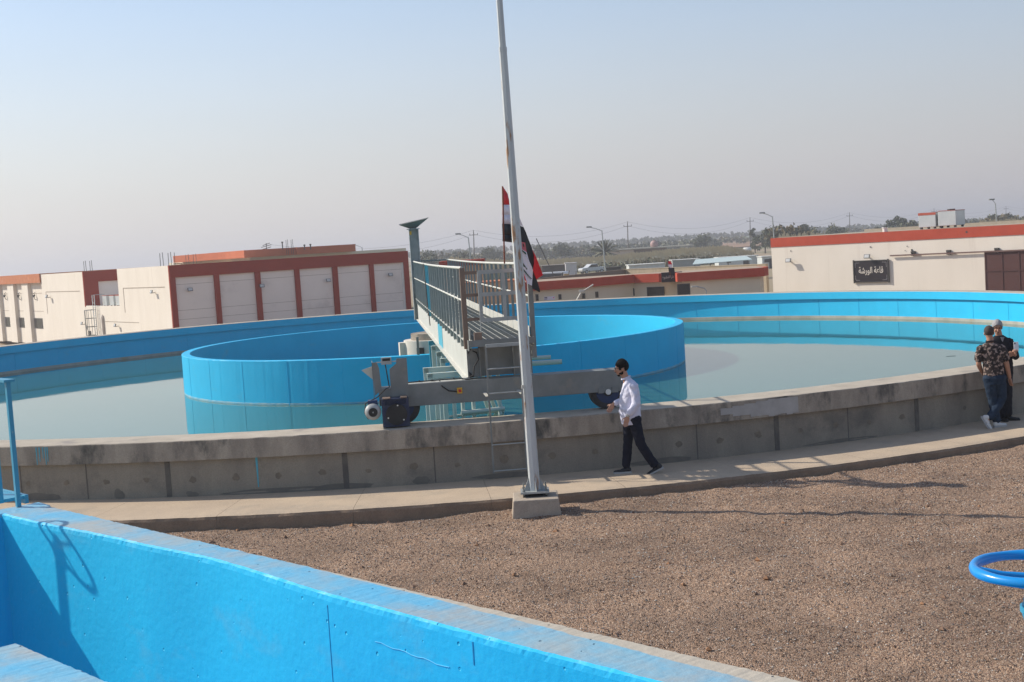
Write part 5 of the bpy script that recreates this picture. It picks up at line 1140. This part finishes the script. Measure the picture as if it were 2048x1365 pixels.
reeds('reed_bed', 'golden plumed reed bed beyond the sheds and cabins', [(1060, 524, 548, 250), (1130, 518, 546, 252), (1200, 514, 542, 250), (1260, 508, 540, 250), (1300, 504, 536, 250), (1380, 496, 530, 250), (1450, 492, 526, 252), (1500, 505, 522, 258)], 15000, 21)
reeds('reed_patch', 'pale reeds behind the workshop roof edge', [(1560, 462, 475, 240), (1640, 461, 472, 250)], 700, 22)
reeds('reed_patch', 'dry reeds above the workshop roof at the right edge', [(1960, 438, 450, 230), (2060, 434, 446, 230)], 1500, 23)
reeds('reed_patch', 'dry reeds seen through the bridge railing', [(900, 516, 560, 235), (1060, 520, 560, 235)], 3500, 24)
band('shrub_patch', 'dark green shrubs among the golden reeds', [(1200, 521, 540, 246), (1300, 517, 538, 246), (1480, 512, 528, 248)], 1500, .45, G1, 31, lump=.9)
band('hedge', 'dark hedge line on the far field behind the reeds', [(1215, 487, 500, 520), (1300, 482, 496, 520), (1400, 472, 488, 520), (1440, 476, 486, 520)], 4000, .8, G1, 32)
band('hedge', 'dusty hedge right of the drooping flag', [(1085, 492, 510, 460), (1130, 488, 508, 460), (1215, 490, 506, 460)], 4200, .7, G1[:2] + [G2[0]], 33)
band('hedge', 'dusty olive scrub above the bridge railing', [(845, 503, 518, 420), (940, 500, 515, 420), (1060, 496, 512, 420)], 5000, .65, [G1[1], G1[2], G2[0]], 34)
band('distant_treeline', 'low hazy tree line along the horizon', [(560, 519, 530, 900), (840, 502, 512, 900), (1240, 478, 488, 900), (1500, 461, 472, 900), (1800, 445, 455, 900), (2080, 429, 440, 900)], 16000, 1.3, [G1[0], G1[1], G1[2]], 35)
band('far_scrub', 'grassy olive scrub on the right fields', [(1440, 474, 486, 600), (1560, 468, 482, 600), (1700, 456, 474, 600), (2060, 436, 456, 560)], 6000, .9, [G1[1], G1[2], G2[1]], 36)

# ------------------------------------------------------------------ people
SKIN = mat('skin', (.46, .25, .17), (.42, .225, .15), sc_=12, rough=.6); SKIN2 = mat('skin_tan', (.42, .22, .14), (.38, .19, .12), sc_=12, rough=.6)
SHIRT = mat('white_shirt_cloth', (.66, .66, .78), (.60, .60, .72), sc_=7, rough=.85, bump=.35, bsc=14)
NAVY = mat('navy_trouser_cloth', (.008, .010, .020), (.012, .014, .026), sc_=9, rough=.9, bump=.3, bsc=20)
JEAN = mat('denim', (.022, .040, .070), (.014, .026, .048), sc_=6, rough=.9, bump=.35, bsc=18, c3=(.05, .09, .14), sc3=5, t3=.6)
BLKC = mat('black_cloth', (.013, .013, .018), (.02, .02, .026), sc_=8, rough=.9, bump=.3, bsc=16)
HAIRM = mat('black_hair', (.006, .005, .005), rough=.95, bump=.5, bsc=60); GREY = mat('grey_hair', (.36, .35, .35), (.24, .24, .25), sc_=30, rough=.7, bump=.5, bsc=60); SHORT = mat('cropped_dark_hair', (.055, .036, .03), rough=.8, bump=.4, bsc=80)
CAMO = mat('camouflage_cloth', (.055, .04, .035), (.02, .017, .018), sc_=16, rough=.9, bump=.2, bsc=20, c3=(.34, .25, .21), sc3=19, t3=.53, w3=.03)
SHOEW = mat('white_shoe', (.66, .64, .62), rough=.6); SHOED = mat('dark_shoe', (.018, .018, .022), rough=.7); SHOEK = mat('black_shoe', (.012, .012, .013), rough=.5); SOLE = mat('grey_sole', (.42, .41, .40), rough=.7)

def rotz(v, a): return Vector((v.x * math.cos(a) - v.y * math.sin(a), v.x * math.sin(a) + v.y * math.cos(a), v.z))
def loft(mb, secs, n=24, mi=0):
    """secs: (cx, cy, z, rx, ry, heading)"""
    rings = []
    for cx_, cy_, z, rx, ry, a in secs:
        rings.append([Vector((cx_, cy_, z)) + rotz(Vector((rx * math.cos(2 * math.pi * j / n), ry * math.sin(2 * math.pi * j / n), 0)), a) for j in range(n)])
    vs = [v for r_ in rings for v in r_]; fs = [(i * n + j, i * n + (j + 1) % n, (i + 1) * n + (j + 1) % n, (i + 1) * n + j) for i in range(len(secs) - 1) for j in range(n)]
    fs += [tuple(range(n - 1, -1, -1)), tuple(range((len(secs) - 1) * n, len(secs) * n))]; mb.add(vs, fs, mi, True)
def limb(mb, pts, rad, sub=5, n=14, mi=0):
    P3 = [Vector(p) for p in pts]; out = []; rr = []
    for i in range(len(P3) - 1):
        for s in range(sub):
            t = s / sub; p0 = P3[max(0, i - 1)]; p1, p2 = P3[i], P3[i + 1]; p3 = P3[min(len(P3) - 1, i + 2)]
            v = .5 * ((2 * p1) + (p2 - p0) * t + (2 * p0 - 5 * p1 + 4 * p2 - p3) * t * t + (3 * p1 - p0 - 3 * p2 + p3) * t ** 3); lin = p1.lerp(p2, t)
            out.append(lin.lerp(v, .5)); rr.append(rad[i] + (rad[i + 1] - rad[i]) * t)
    out.append(P3[-1]); rr.append(rad[-1])
    # rounded ends
    d0 = (out[0] - out[1]).normalized(); d1 = (out[-1] - out[-2]).normalized()
    mb.tube([out[0] + d0 * rr[0] * .7] + out + [out[-1] + d1 * rr[-1] * .7], [rr[0] * .45] + rr + [rr[-1] * .45], n, mi)
def hand(mb, wr, dirn, side, curl=.5, s=1.0):
    """palm + four unequal fingers + thumb; dirn: palm direction, side: thumb side vector"""
    d = Vector(dirn).normalized(); sv = Vector(side); sv = (sv - d * sv.dot(d)).normalized(); nrm = d.cross(sv).normalized()
    wr = Vector(wr); pl = .095 * s
    for k in range(4):
        o_ = sv * (.030 - .020 * k) * s; limb(mb, [wr, wr + d * pl * .5 + o_ * .8, wr + d * pl + o_], [.020 * s, .017 * s, .012 * s], 3, 10)
    for k, L in enumerate((.072, .080, .074, .058)):
        o_ = sv * (.031 - .0205 * k) * s; b_ = wr + d * pl + o_; c = curl * (1 + .12 * k); d1 = (d * math.cos(c * .6) + nrm * math.sin(c * .6)); d2 = (d * math.cos(c * 1.4) + nrm * math.sin(c * 1.4)); d3 = (d * math.cos(c * 2.1) + nrm * math.sin(c * 2.1))
        j1 = b_ + d1 * L * .45 * s; j2 = j1 + d2 * L * .32 * s; limb(mb, [b_, j1, j2, j2 + d3 * L * .25 * s], [.0095 * s, .0088 * s, .008 * s, .007 * s], 2, 8)
    tb = wr + d * .03 * s + sv * .022 * s; t1 = tb + (sv * .7 + d * .6 + nrm * .25).normalized() * .042 * s; limb(mb, [tb, t1, t1 + (d * .85 + sv * .25 + nrm * .3).normalized() * .032 * s], [.0125 * s, .0105 * s, .0085 * s], 2, 8)
def head(mb, c, face, tilt=0, s=1.0):
    """c: head centre, face: heading angle of the nose"""
    M_ = Matrix.Rotation(face, 3, 'Z') @ Matrix.Rotation(tilt, 3, 'Y')
    def E(x, y, z, rx, ry, rz): mb.ell(Vector(c) + M_ @ Vector((x, y, z)) * s, (rx * s, ry * s, rz * s), 0, 18, 12, M_)
    E(-.012, 0, .035, .094, .076, .085); E(.012, 0, -.030, .076, .063, .085); E(.045, 0, -.082, .038, .036, .030); E(.062, 0, .035, .028, .055, .030)
    E(.098, 0, -.018, .018, .013, .024); E(.108, 0, -.028, .013, .016, .012); E(.086, 0, -.058, .016, .025, .010); E(.070, .034, -.025, .020, .018, .022); E(.070, -.034, -.025, .020, .018, .022)
    for y in (-.078, .078): E(-.008, y, -.010, .020, .010, .032)
    return M_
def hair(name, c, face, tilt, m, parent, thick=.008, front=.055, low=-.02, top=.012, s=1.0):
    M_ = Matrix.Rotation(face, 3, 'Z') @ Matrix.Rotation(tilt, 3, 'Y'); q = MB(); nu, nv = 40, 26; vs = []; keep = {}
    for i in range(nv + 1):
        th = math.pi * .80 * i / nv
        for j in range(nu):
            ph = 2 * math.pi * j / nu; v = Vector((math.sin(th) * math.cos(ph), math.sin(th) * math.sin(ph), math.cos(th)))
            r_ = Vector((.099 + thick, .081 + thick, .090 + thick + top * max(0, v.z))); p_ = Vector((v.x * r_.x - .012, v.y * r_.y, v.z * r_.z + .035)); p_ *= 1 + .025 * noise.noise(p_ * 60)
            vs.append(p_); f_ = p_.x; keep[(i, j)] = (p_.z > low + (.075 if f_ > front - .02 else (.02 if f_ > .015 else 0)) + max(0, f_ - front) * 1.5) and not (abs(p_.y) > .05 and -.04 < f_ < .02 and p_.z < .01)
    q.add([Vector(c) + M_ @ v * s for v in vs], [(i * nu + j, (i + 1) * nu + j, (i + 1) * nu + (j + 1) % nu, i * nu + (j + 1) % nu) for i in range(nv) for j in range(nu) if keep[(i, j)] and keep[(min(nv, i + 1), j)]], 0, True)
    o = q.build(name, m, parent); s_ = o.modifiers.new('s', 'SOLIDIFY'); s_.thickness = .016; s_.offset = -1; bake(o)
    return o
def shoe(a, toe, z, parent, m, lift=0, s=1.0, pitch=0):
    """a: ankle xy, toe: direction angle"""
    M_ = Matrix.Translation(Vector(a)) @ Matrix.Rotation(toe, 4, 'Z') @ Matrix.Rotation(pitch, 4, 'Y')
    q = MB()
    for x, y, zz, rx, ry, rz in ((-.035, 0, -.035, .050, .040, .045), (.03, 0, -.045, .06, .042, .036), (.10, 0, -.055, .065, .045, .026), (.15, .003, -.058, .045, .040, .022), (-.02, 0, .0, .045, .040, .045)): q.ell(M_ @ Vector((x, y, zz)) * 1.0, (rx, ry, rz), 0, 14, 8, M_.to_3x3())
    o = q.build('shoe', m, parent); remesh(o, .008, 3)
    q = MB(); out = [(-.088, -.030), (-.088, .030), (-.03, .042), (.06, .044), (.14, .046), (.19, .028), (.20, 0), (.19, -.028), (.14, -.046), (.06, -.042), (-.03, -.038)]
    q.prism(out, -.088, -.062, 0, M_); q.build('sole', SOLE if m is not SHOEK else SHOEK, o)

def person(label, loc):
    return thing('person', label, 'person', loc)
# -- walking man in profile (faces -x)
X0 = 1.70
p1 = person('man in a white shirt, dark trousers and sunglasses walking left along the walkway', (X0, 19.85, KZ))
body = MB(); PI = math.pi
hc = Vector((-.052, 0, 1.632)); head(body, hc, PI, R(4), .98)
limb(body, [(.025, 0, 1.40), (-.005, 0, 1.50), (-.03, 0, 1.58)], [.062, .055, .055])
loft(body, [(.05, 0, .80, .10, .14, 0), (.05, 0, 1.0, .105, .13, 0), (.05, 0, 1.25, .10, .15, 0), (.06, 0, 1.40, .07, .13, 0), (.03, 0, 1.45, .05, .06, 0)])
LA1 = [(.10, -.175, 1.375), (.115, -.235, 1.11), (-.02, -.245, .93)]; RA1 = [(.06, .175, 1.375), (.02, .225, 1.13), (-.19, .20, 1.075)]
for A_ in (LA1, RA1): limb(body, A_, [.045, .036, .026])
hand(body, LA1[2], (-.28, 0, -.95), (-1, -.1, 0), -.25); hand(body, RA1[2], (-.55, 0, -.80), (-1, 0, .3), -.45)
LG1 = [(.08, -.09, .86), (.175, -.085, .455), (.375, -.085, .105)]; RG1 = [(.03, .09, .86), (-.01, .085, .47), (-.065, .085, .09)]
for A_ in (LG1, RG1): limb(body, A_, [.07, .048, .036])
o = body.build('body', SKIN, p1); remesh(o, .0055, 3)
sh = MB(); loft(sh, [(.055, 0, .775, .150, .175, 0), (.045, 0, .86, .158, .178, 0), (.04, 0, 1.0, .165, .178, 0), (.045, 0, 1.12, .162, .178, 0), (.055, 0, 1.25, .150, .188, 0), (.065, 0, 1.34, .122, .185, 0), (.06, 0, 1.41, .095, .150, 0), (.035, 0, 1.455, .070, .085, 0), (.01, 0, 1.485, .062, .066, 0)])
limb(sh, [(.10, -.165, 1.375), (.118, -.232, 1.11), (-.0, -.242, .955)], [.074, .066, .048]); limb(sh, [(.06, .165, 1.375), (.03, .222, 1.13), (-.165, .205, 1.08)], [.068, .058, .044])
o = sh.build('shirt', SHIRT, p1); dm = remesh(o, .008, 3)
def wrinkle(o, amp, f=11, zs=1.0):
    P_ = [v.co.copy() for v in o.data.vertices]; N_ = [v.normal.copy() for v in o.data.vertices]
    o.data.vertices.foreach_set('co', [c for p, n in zip(P_, N_) for c in (p + n * amp * (noise.noise(Vector((p.x * f, p.y * f, p.z * f * zs))) + .5 * noise.noise(p * f * 2.3)))]); o.data.update()
wrinkle(o, .011, 10, 1.3)
q = MB(); q.tube([Vector((.005, 0, 1.487)) + Vector((math.cos(a) * .062, math.sin(a) * .062, -.022 * math.cos(a) * -1)) for a in np.linspace(0, 2 * PI, 24, endpoint=False)], .014, 8, 0, True, False, True); q.build('collar', SHIRT, o)
tr_ = MB(); limb(tr_, [(.085, -.085, .87), (.175, -.085, .455), (.365, -.085, .13)], [.108, .076, .068]); limb(tr_, [(.035, .085, .87), (-.01, .085, .47), (-.06, .085, .11)], [.105, .074, .066])
loft(tr_, [(.075, 0, .74, .12, .155, 0), (.075, 0, .83, .138, .165, 0), (.065, 0, .93, .125, .155, 0)]); o = tr_.build('trousers', NAVY, p1); remesh(o, .009, 3); wrinkle(o, .008, 9, 1.5)
hair('hair', hc, PI, R(4), HAIRM, p1, .010, .075, -.045, .022, .98)
q = MB(); 
M_ = Matrix.Rotation(PI, 3, 'Z') @ Matrix.Rotation(R(4), 3, 'Y')
for x, y, z, a_, b_, c3_ in ((.052, 0, -.096, .030, .036, .024), (.02, .054, -.072, .034, .012, .020), (.02, -.054, -.072, .034, .012, .020), (-.005, .070, -.035, .012, .008, .035), (-.005, -.070, -.035, .012, .008, .035), (.098, 0, -.046, .010, .024, .005)): q.ell(hc + M_ @ Vector((x, y, z)) * .98, (a_, b_, c3_), 0, 14, 8, M_)
q.build('beard', HAIRM, p1)
q = MB()
for y in (-.033, .033): q.ell(hc + M_ @ Vector((.098, y, .012)), (.008, .027, .019), 0, 12, 8, M_)
for y in (-.070, .070): q.bar(hc + M_ @ Vector((.092, y * .85, .016)), hc + M_ @ Vector((-.01, y * 1.18, .012)), .004, .007)
q.bar(hc + M_ @ Vector((.1, -.01, .016)), hc + M_ @ Vector((.1, .01, .016)), .004, .005); q.build('sunglasses', BLACK, p1)
q = MB(); wr = Vector(LA1[2]); dn = Vector((-.5, -.03, -.8)).normalized(); q.tube([wr + dn * -.012, wr + dn * .012], .034, 16); q.build('watch', mat('steel_watch', (.5, .48, .42), rough=.3, metal=.8), p1)
shoe((-.065, .085, .088), PI, 0, p1, SHOED); shoe((.385, -.085, .118), PI, 0, p1, SHOED, pitch=R(24))

# -- man with his back to the camera, camouflage polo and jeans
p2 = person('man seen from behind in a camouflage polo shirt, jeans and white sneakers', (8.16, 22.13, KZ))
body = MB(); fc = R(70); hc = Vector((-.02, .03, 1.620)); head(body, hc, fc, R(8), .98)
limb(body, [(.0, 0, 1.38), (-.01, .01, 1.47), (-.015, .02, 1.55)], [.066, .058, .056]); ha = R(-12)
loft(body, [(.03, 0, .82, .15, .10, ha), (.02, 0, 1.1, .13, .09, ha), (.01, 0, 1.33, .15, .09, ha), (0, 0, 1.44, .06, .05, ha)])
RA2 = [(.175, -.02, 1.36), (.235, -.04, 1.08), (.30, .02, .84)]; LA2 = [(-.175, .04, 1.37), (-.205, .06, 1.10), (-.12, .16, .95)]
for A_ in (RA2, LA2): limb(body, A_, [.052, .045, .030])
hand(body, RA2[2], (.15, .05, -.95), (-.3, .9, 0), .35); hand(body, LA2[2], (.3, .7, -.3), (0, .2, 1), .5)
LG = [(-.06, 0, .86), (.0, .03, .46), (.05, 0, .09)]; RG = [(.12, 0, .86), (.15, .03, .48), (-.13, -.10, .17)]
for A_ in (LG, RG): limb(body, A_, [.08, .05, .038])
o = body.build('body', SKIN2, p2); remesh(o, .0055, 3)
sh = MB(); loft(sh, [(.025, 0, .86, .178, .125, ha), (.022, 0, .95, .172, .122, ha), (.02, 0, 1.1, .168, .118, ha), (.01, 0, 1.25, .185, .120, ha), (.0, 0, 1.36, .19, .105, ha), (-.005, 0, 1.42, .145, .085, ha), (-.01, .005, 1.465, .070, .068, ha)])
limb(sh, [(.16, -.015, 1.36), (.195, -.03, 1.25), (.215, -.035, 1.16)], [.080, .080, .078]); limb(sh, [(-.16, .03, 1.37), (-.19, .045, 1.26), (-.205, .055, 1.17)], [.078, .078, .074])
o = sh.build('polo_shirt', CAMO, p2); remesh(o, .008, 3); wrinkle(o, .008, 9)
q = MB(); q.tube([Vector((-.01, .005, 1.475)) + Vector((math.cos(a) * .066, math.sin(a) * .066, .012 * math.sin(a) * -1)) for a in np.linspace(0, 2 * PI, 24, endpoint=False)], .013, 8, 0, True, False, True)
q.tube([Vector((.217, -.035, 1.155)) + Vector((math.cos(a) * .078, math.sin(a) * .078, -.012 * math.cos(a))) for a in np.linspace(0, 2 * PI, 24, endpoint=False)], .008, 8, 0, True, False, True); q.build('collar', BLKC, o)
je = MB(); limb(je, [(-.055, 0, .87), (.0, .03, .46), (.05, 0, .11)], [.115, .078, .070]); limb(je, [(.115, 0, .87), (.155, .03, .48), (-.10, -.09, .19)], [.118, .080, .068]); loft(je, [(.03, -.01, .74, .16, .125, ha), (.03, -.01, .84, .175, .135, ha), (.03, 0, .93, .165, .12, ha)])
o = je.build('jeans', JEAN, p2); remesh(o, .009, 3); wrinkle(o, .009, 9, 1.5)
hair('hair', hc, fc, R(8), SHORT, p2, .004, .06, -.055, .004, .98)
shoe((.055, .0, .088), R(20), 0, p2, SHOEW); shoe((-.135, -.105, .175), R(-35), 0, p2, SHOEW, pitch=R(58))

# -- grey-haired man facing the camera with a white phone
p3 = person('grey haired man in black facing the camera and holding up a white phone', (8.58, 22.78, KZ))
body = MB(); fc = R(-105); hc = Vector((-.075, -.03, 1.655)); M3 = head(body, hc, fc, R(16), 1.0)
limb(body, [(-.02, .02, 1.44), (-.04, .01, 1.54), (-.06, 0, 1.62)], [.066, .058, .056]); ha = R(0)
loft(body, [(0, 0, .85, .15, .10, ha), (0, 0, 1.1, .14, .10, ha), (-.01, 0, 1.38, .16, .09, ha), (-.03, 0, 1.5, .06, .05, ha)])
LA3 = [(.13, -.02, 1.41), (.20, -.10, 1.14), (.12, -.27, 1.19)]; RA3 = [(-.22, 0, 1.42), (-.24, -.12, 1.15), (-.02, -.30, 1.17)]
for A_ in (LA3, RA3): limb(body, A_, [.05, .042, .030])
hand(body, LA3[2], (-.15, -.45, .7), (-.8, -.2, .3), 1.0); hand(body, RA3[2], (.75, -.1, .35), (0, -.2, 1), .8)
for A_ in ([(-.08, 0, .88), (-.06, .03, .48), (-.05, 0, .09)], [(.08, 0, .88), (.07, 0, .48), (.06, 0, .09)]): limb(body, A_, [.08, .05, .038])
o = body.build('body', SKIN, p3); remesh(o, .0055, 3)
sh = MB(); loft(sh, [(.0, 0, .82, .185, .135, 0), (0, 0, .95, .182, .135, 0), (0, 0, 1.12, .178, .13, 0), (-.01, 0, 1.28, .195, .13, 0), (-.02, 0, 1.40, .195, .11, 0), (-.03, 0, 1.46, .15, .09, 0), (-.04, .01, 1.515, .075, .072, 0)])
limb(sh, [(.13, -.01, 1.41), (.205, -.09, 1.14), (.14, -.22, 1.175)], [.075, .066, .052]); limb(sh, [(-.20, 0, 1.42), (-.245, -.11, 1.15), (-.07, -.26, 1.16)], [.075, .066, .052])
o = sh.build('jacket', BLKC, p3); remesh(o, .008, 3); wrinkle(o, .008, 9)
q = MB(); q.prism([(-.02, 1.40), (-.055, 1.49), (.015, 1.49)], -.112, -.10, 0, Matrix(((1, 0, 0, 0), (0, 0, 1, 0), (0, 1, 0, 0), (0, 0, 0, 1)))); q.build('shirt_front', mat('grey_undershirt', (.25, .25, .27), rough=.8), o)
tr_ = MB(); limb(tr_, [(-.075, 0, .88), (-.06, .02, .48), (-.05, 0, .10)], [.11, .085, .08]); limb(tr_, [(.075, 0, .88), (.07, 0, .48), (.065, 0, .10)], [.11, .085, .08]); loft(tr_, [(0, 0, .74, .15, .12, 0), (0, 0, .93, .16, .12, 0)])
o = tr_.build('trousers', BLKC, p3); remesh(o, .009, 3); wrinkle(o, .007, 9)
hair('hair', hc, fc, R(16), GREY, p3, .010, .06, -.04, .014)
q = MB()
for y in (-.032, .032): q.ell(hc + M3 @ Vector((.088, y, .018)), (.006, .013, .007), 0, 10, 6, M3); q.bar(hc + M3 @ Vector((.094, y - .016, .040)), hc + M3 @ Vector((.094, y + .016, .040)), .006, .007)
q.ell(hc + M3 @ Vector((.099, 0, -.058)), (.005, .022, .004), 0, 10, 6, M3); q.build('facial_features', HAIRM, p3)
shoe((-.05, 0, .088), R(-80), 0, p3, SHOEK); shoe((.075, -.0, .088), R(-25), 0, p3, SHOEK)
ph = thing('phone', 'white phone held up in the hands of the grey haired man', 'phone', (8.58 + .125, 22.78 - .335, KZ + 1.33), R(-15)); q = MB(); q.box(-.040, .040, -.006, .006, -.082, .082, 0, Matrix.Rotation(R(-10), 4, 'X')); q.build('case', mat('white_plastic', (.75, .75, .76), rough=.35), ph, bevel=.004); q = MB(); q.box(-.03, -.008, -.009, -.0061, .045, .07, 0, Matrix.Rotation(R(-10), 4, 'X')); q.build('camera_lens', BLACK, ph)

# ------------------------------------------------------------------ haze
hz = MB(); hz.box(-2600, 2600, -300, 3200, GZ - 2, 26)
hm = bpy.data.materials.new('haze'); hm.use_nodes = True; n_, l_ = hm.node_tree.nodes, hm.node_tree.links; n_.remove(n_['Principled BSDF'])
pv = n_.new('ShaderNodeVolumePrincipled'); pv.inputs['Color'].default_value = (.86, .86, .90, 1); pv.inputs['Density'].default_value = .0007; pv.inputs['Anisotropy'].default_value = .3
l_.new(pv.outputs[0], n_['Material Output'].inputs['Volume'])
tag(hz.build('haze', hm), 'thin dusty haze over the plain', 'haze', kind='stuff')
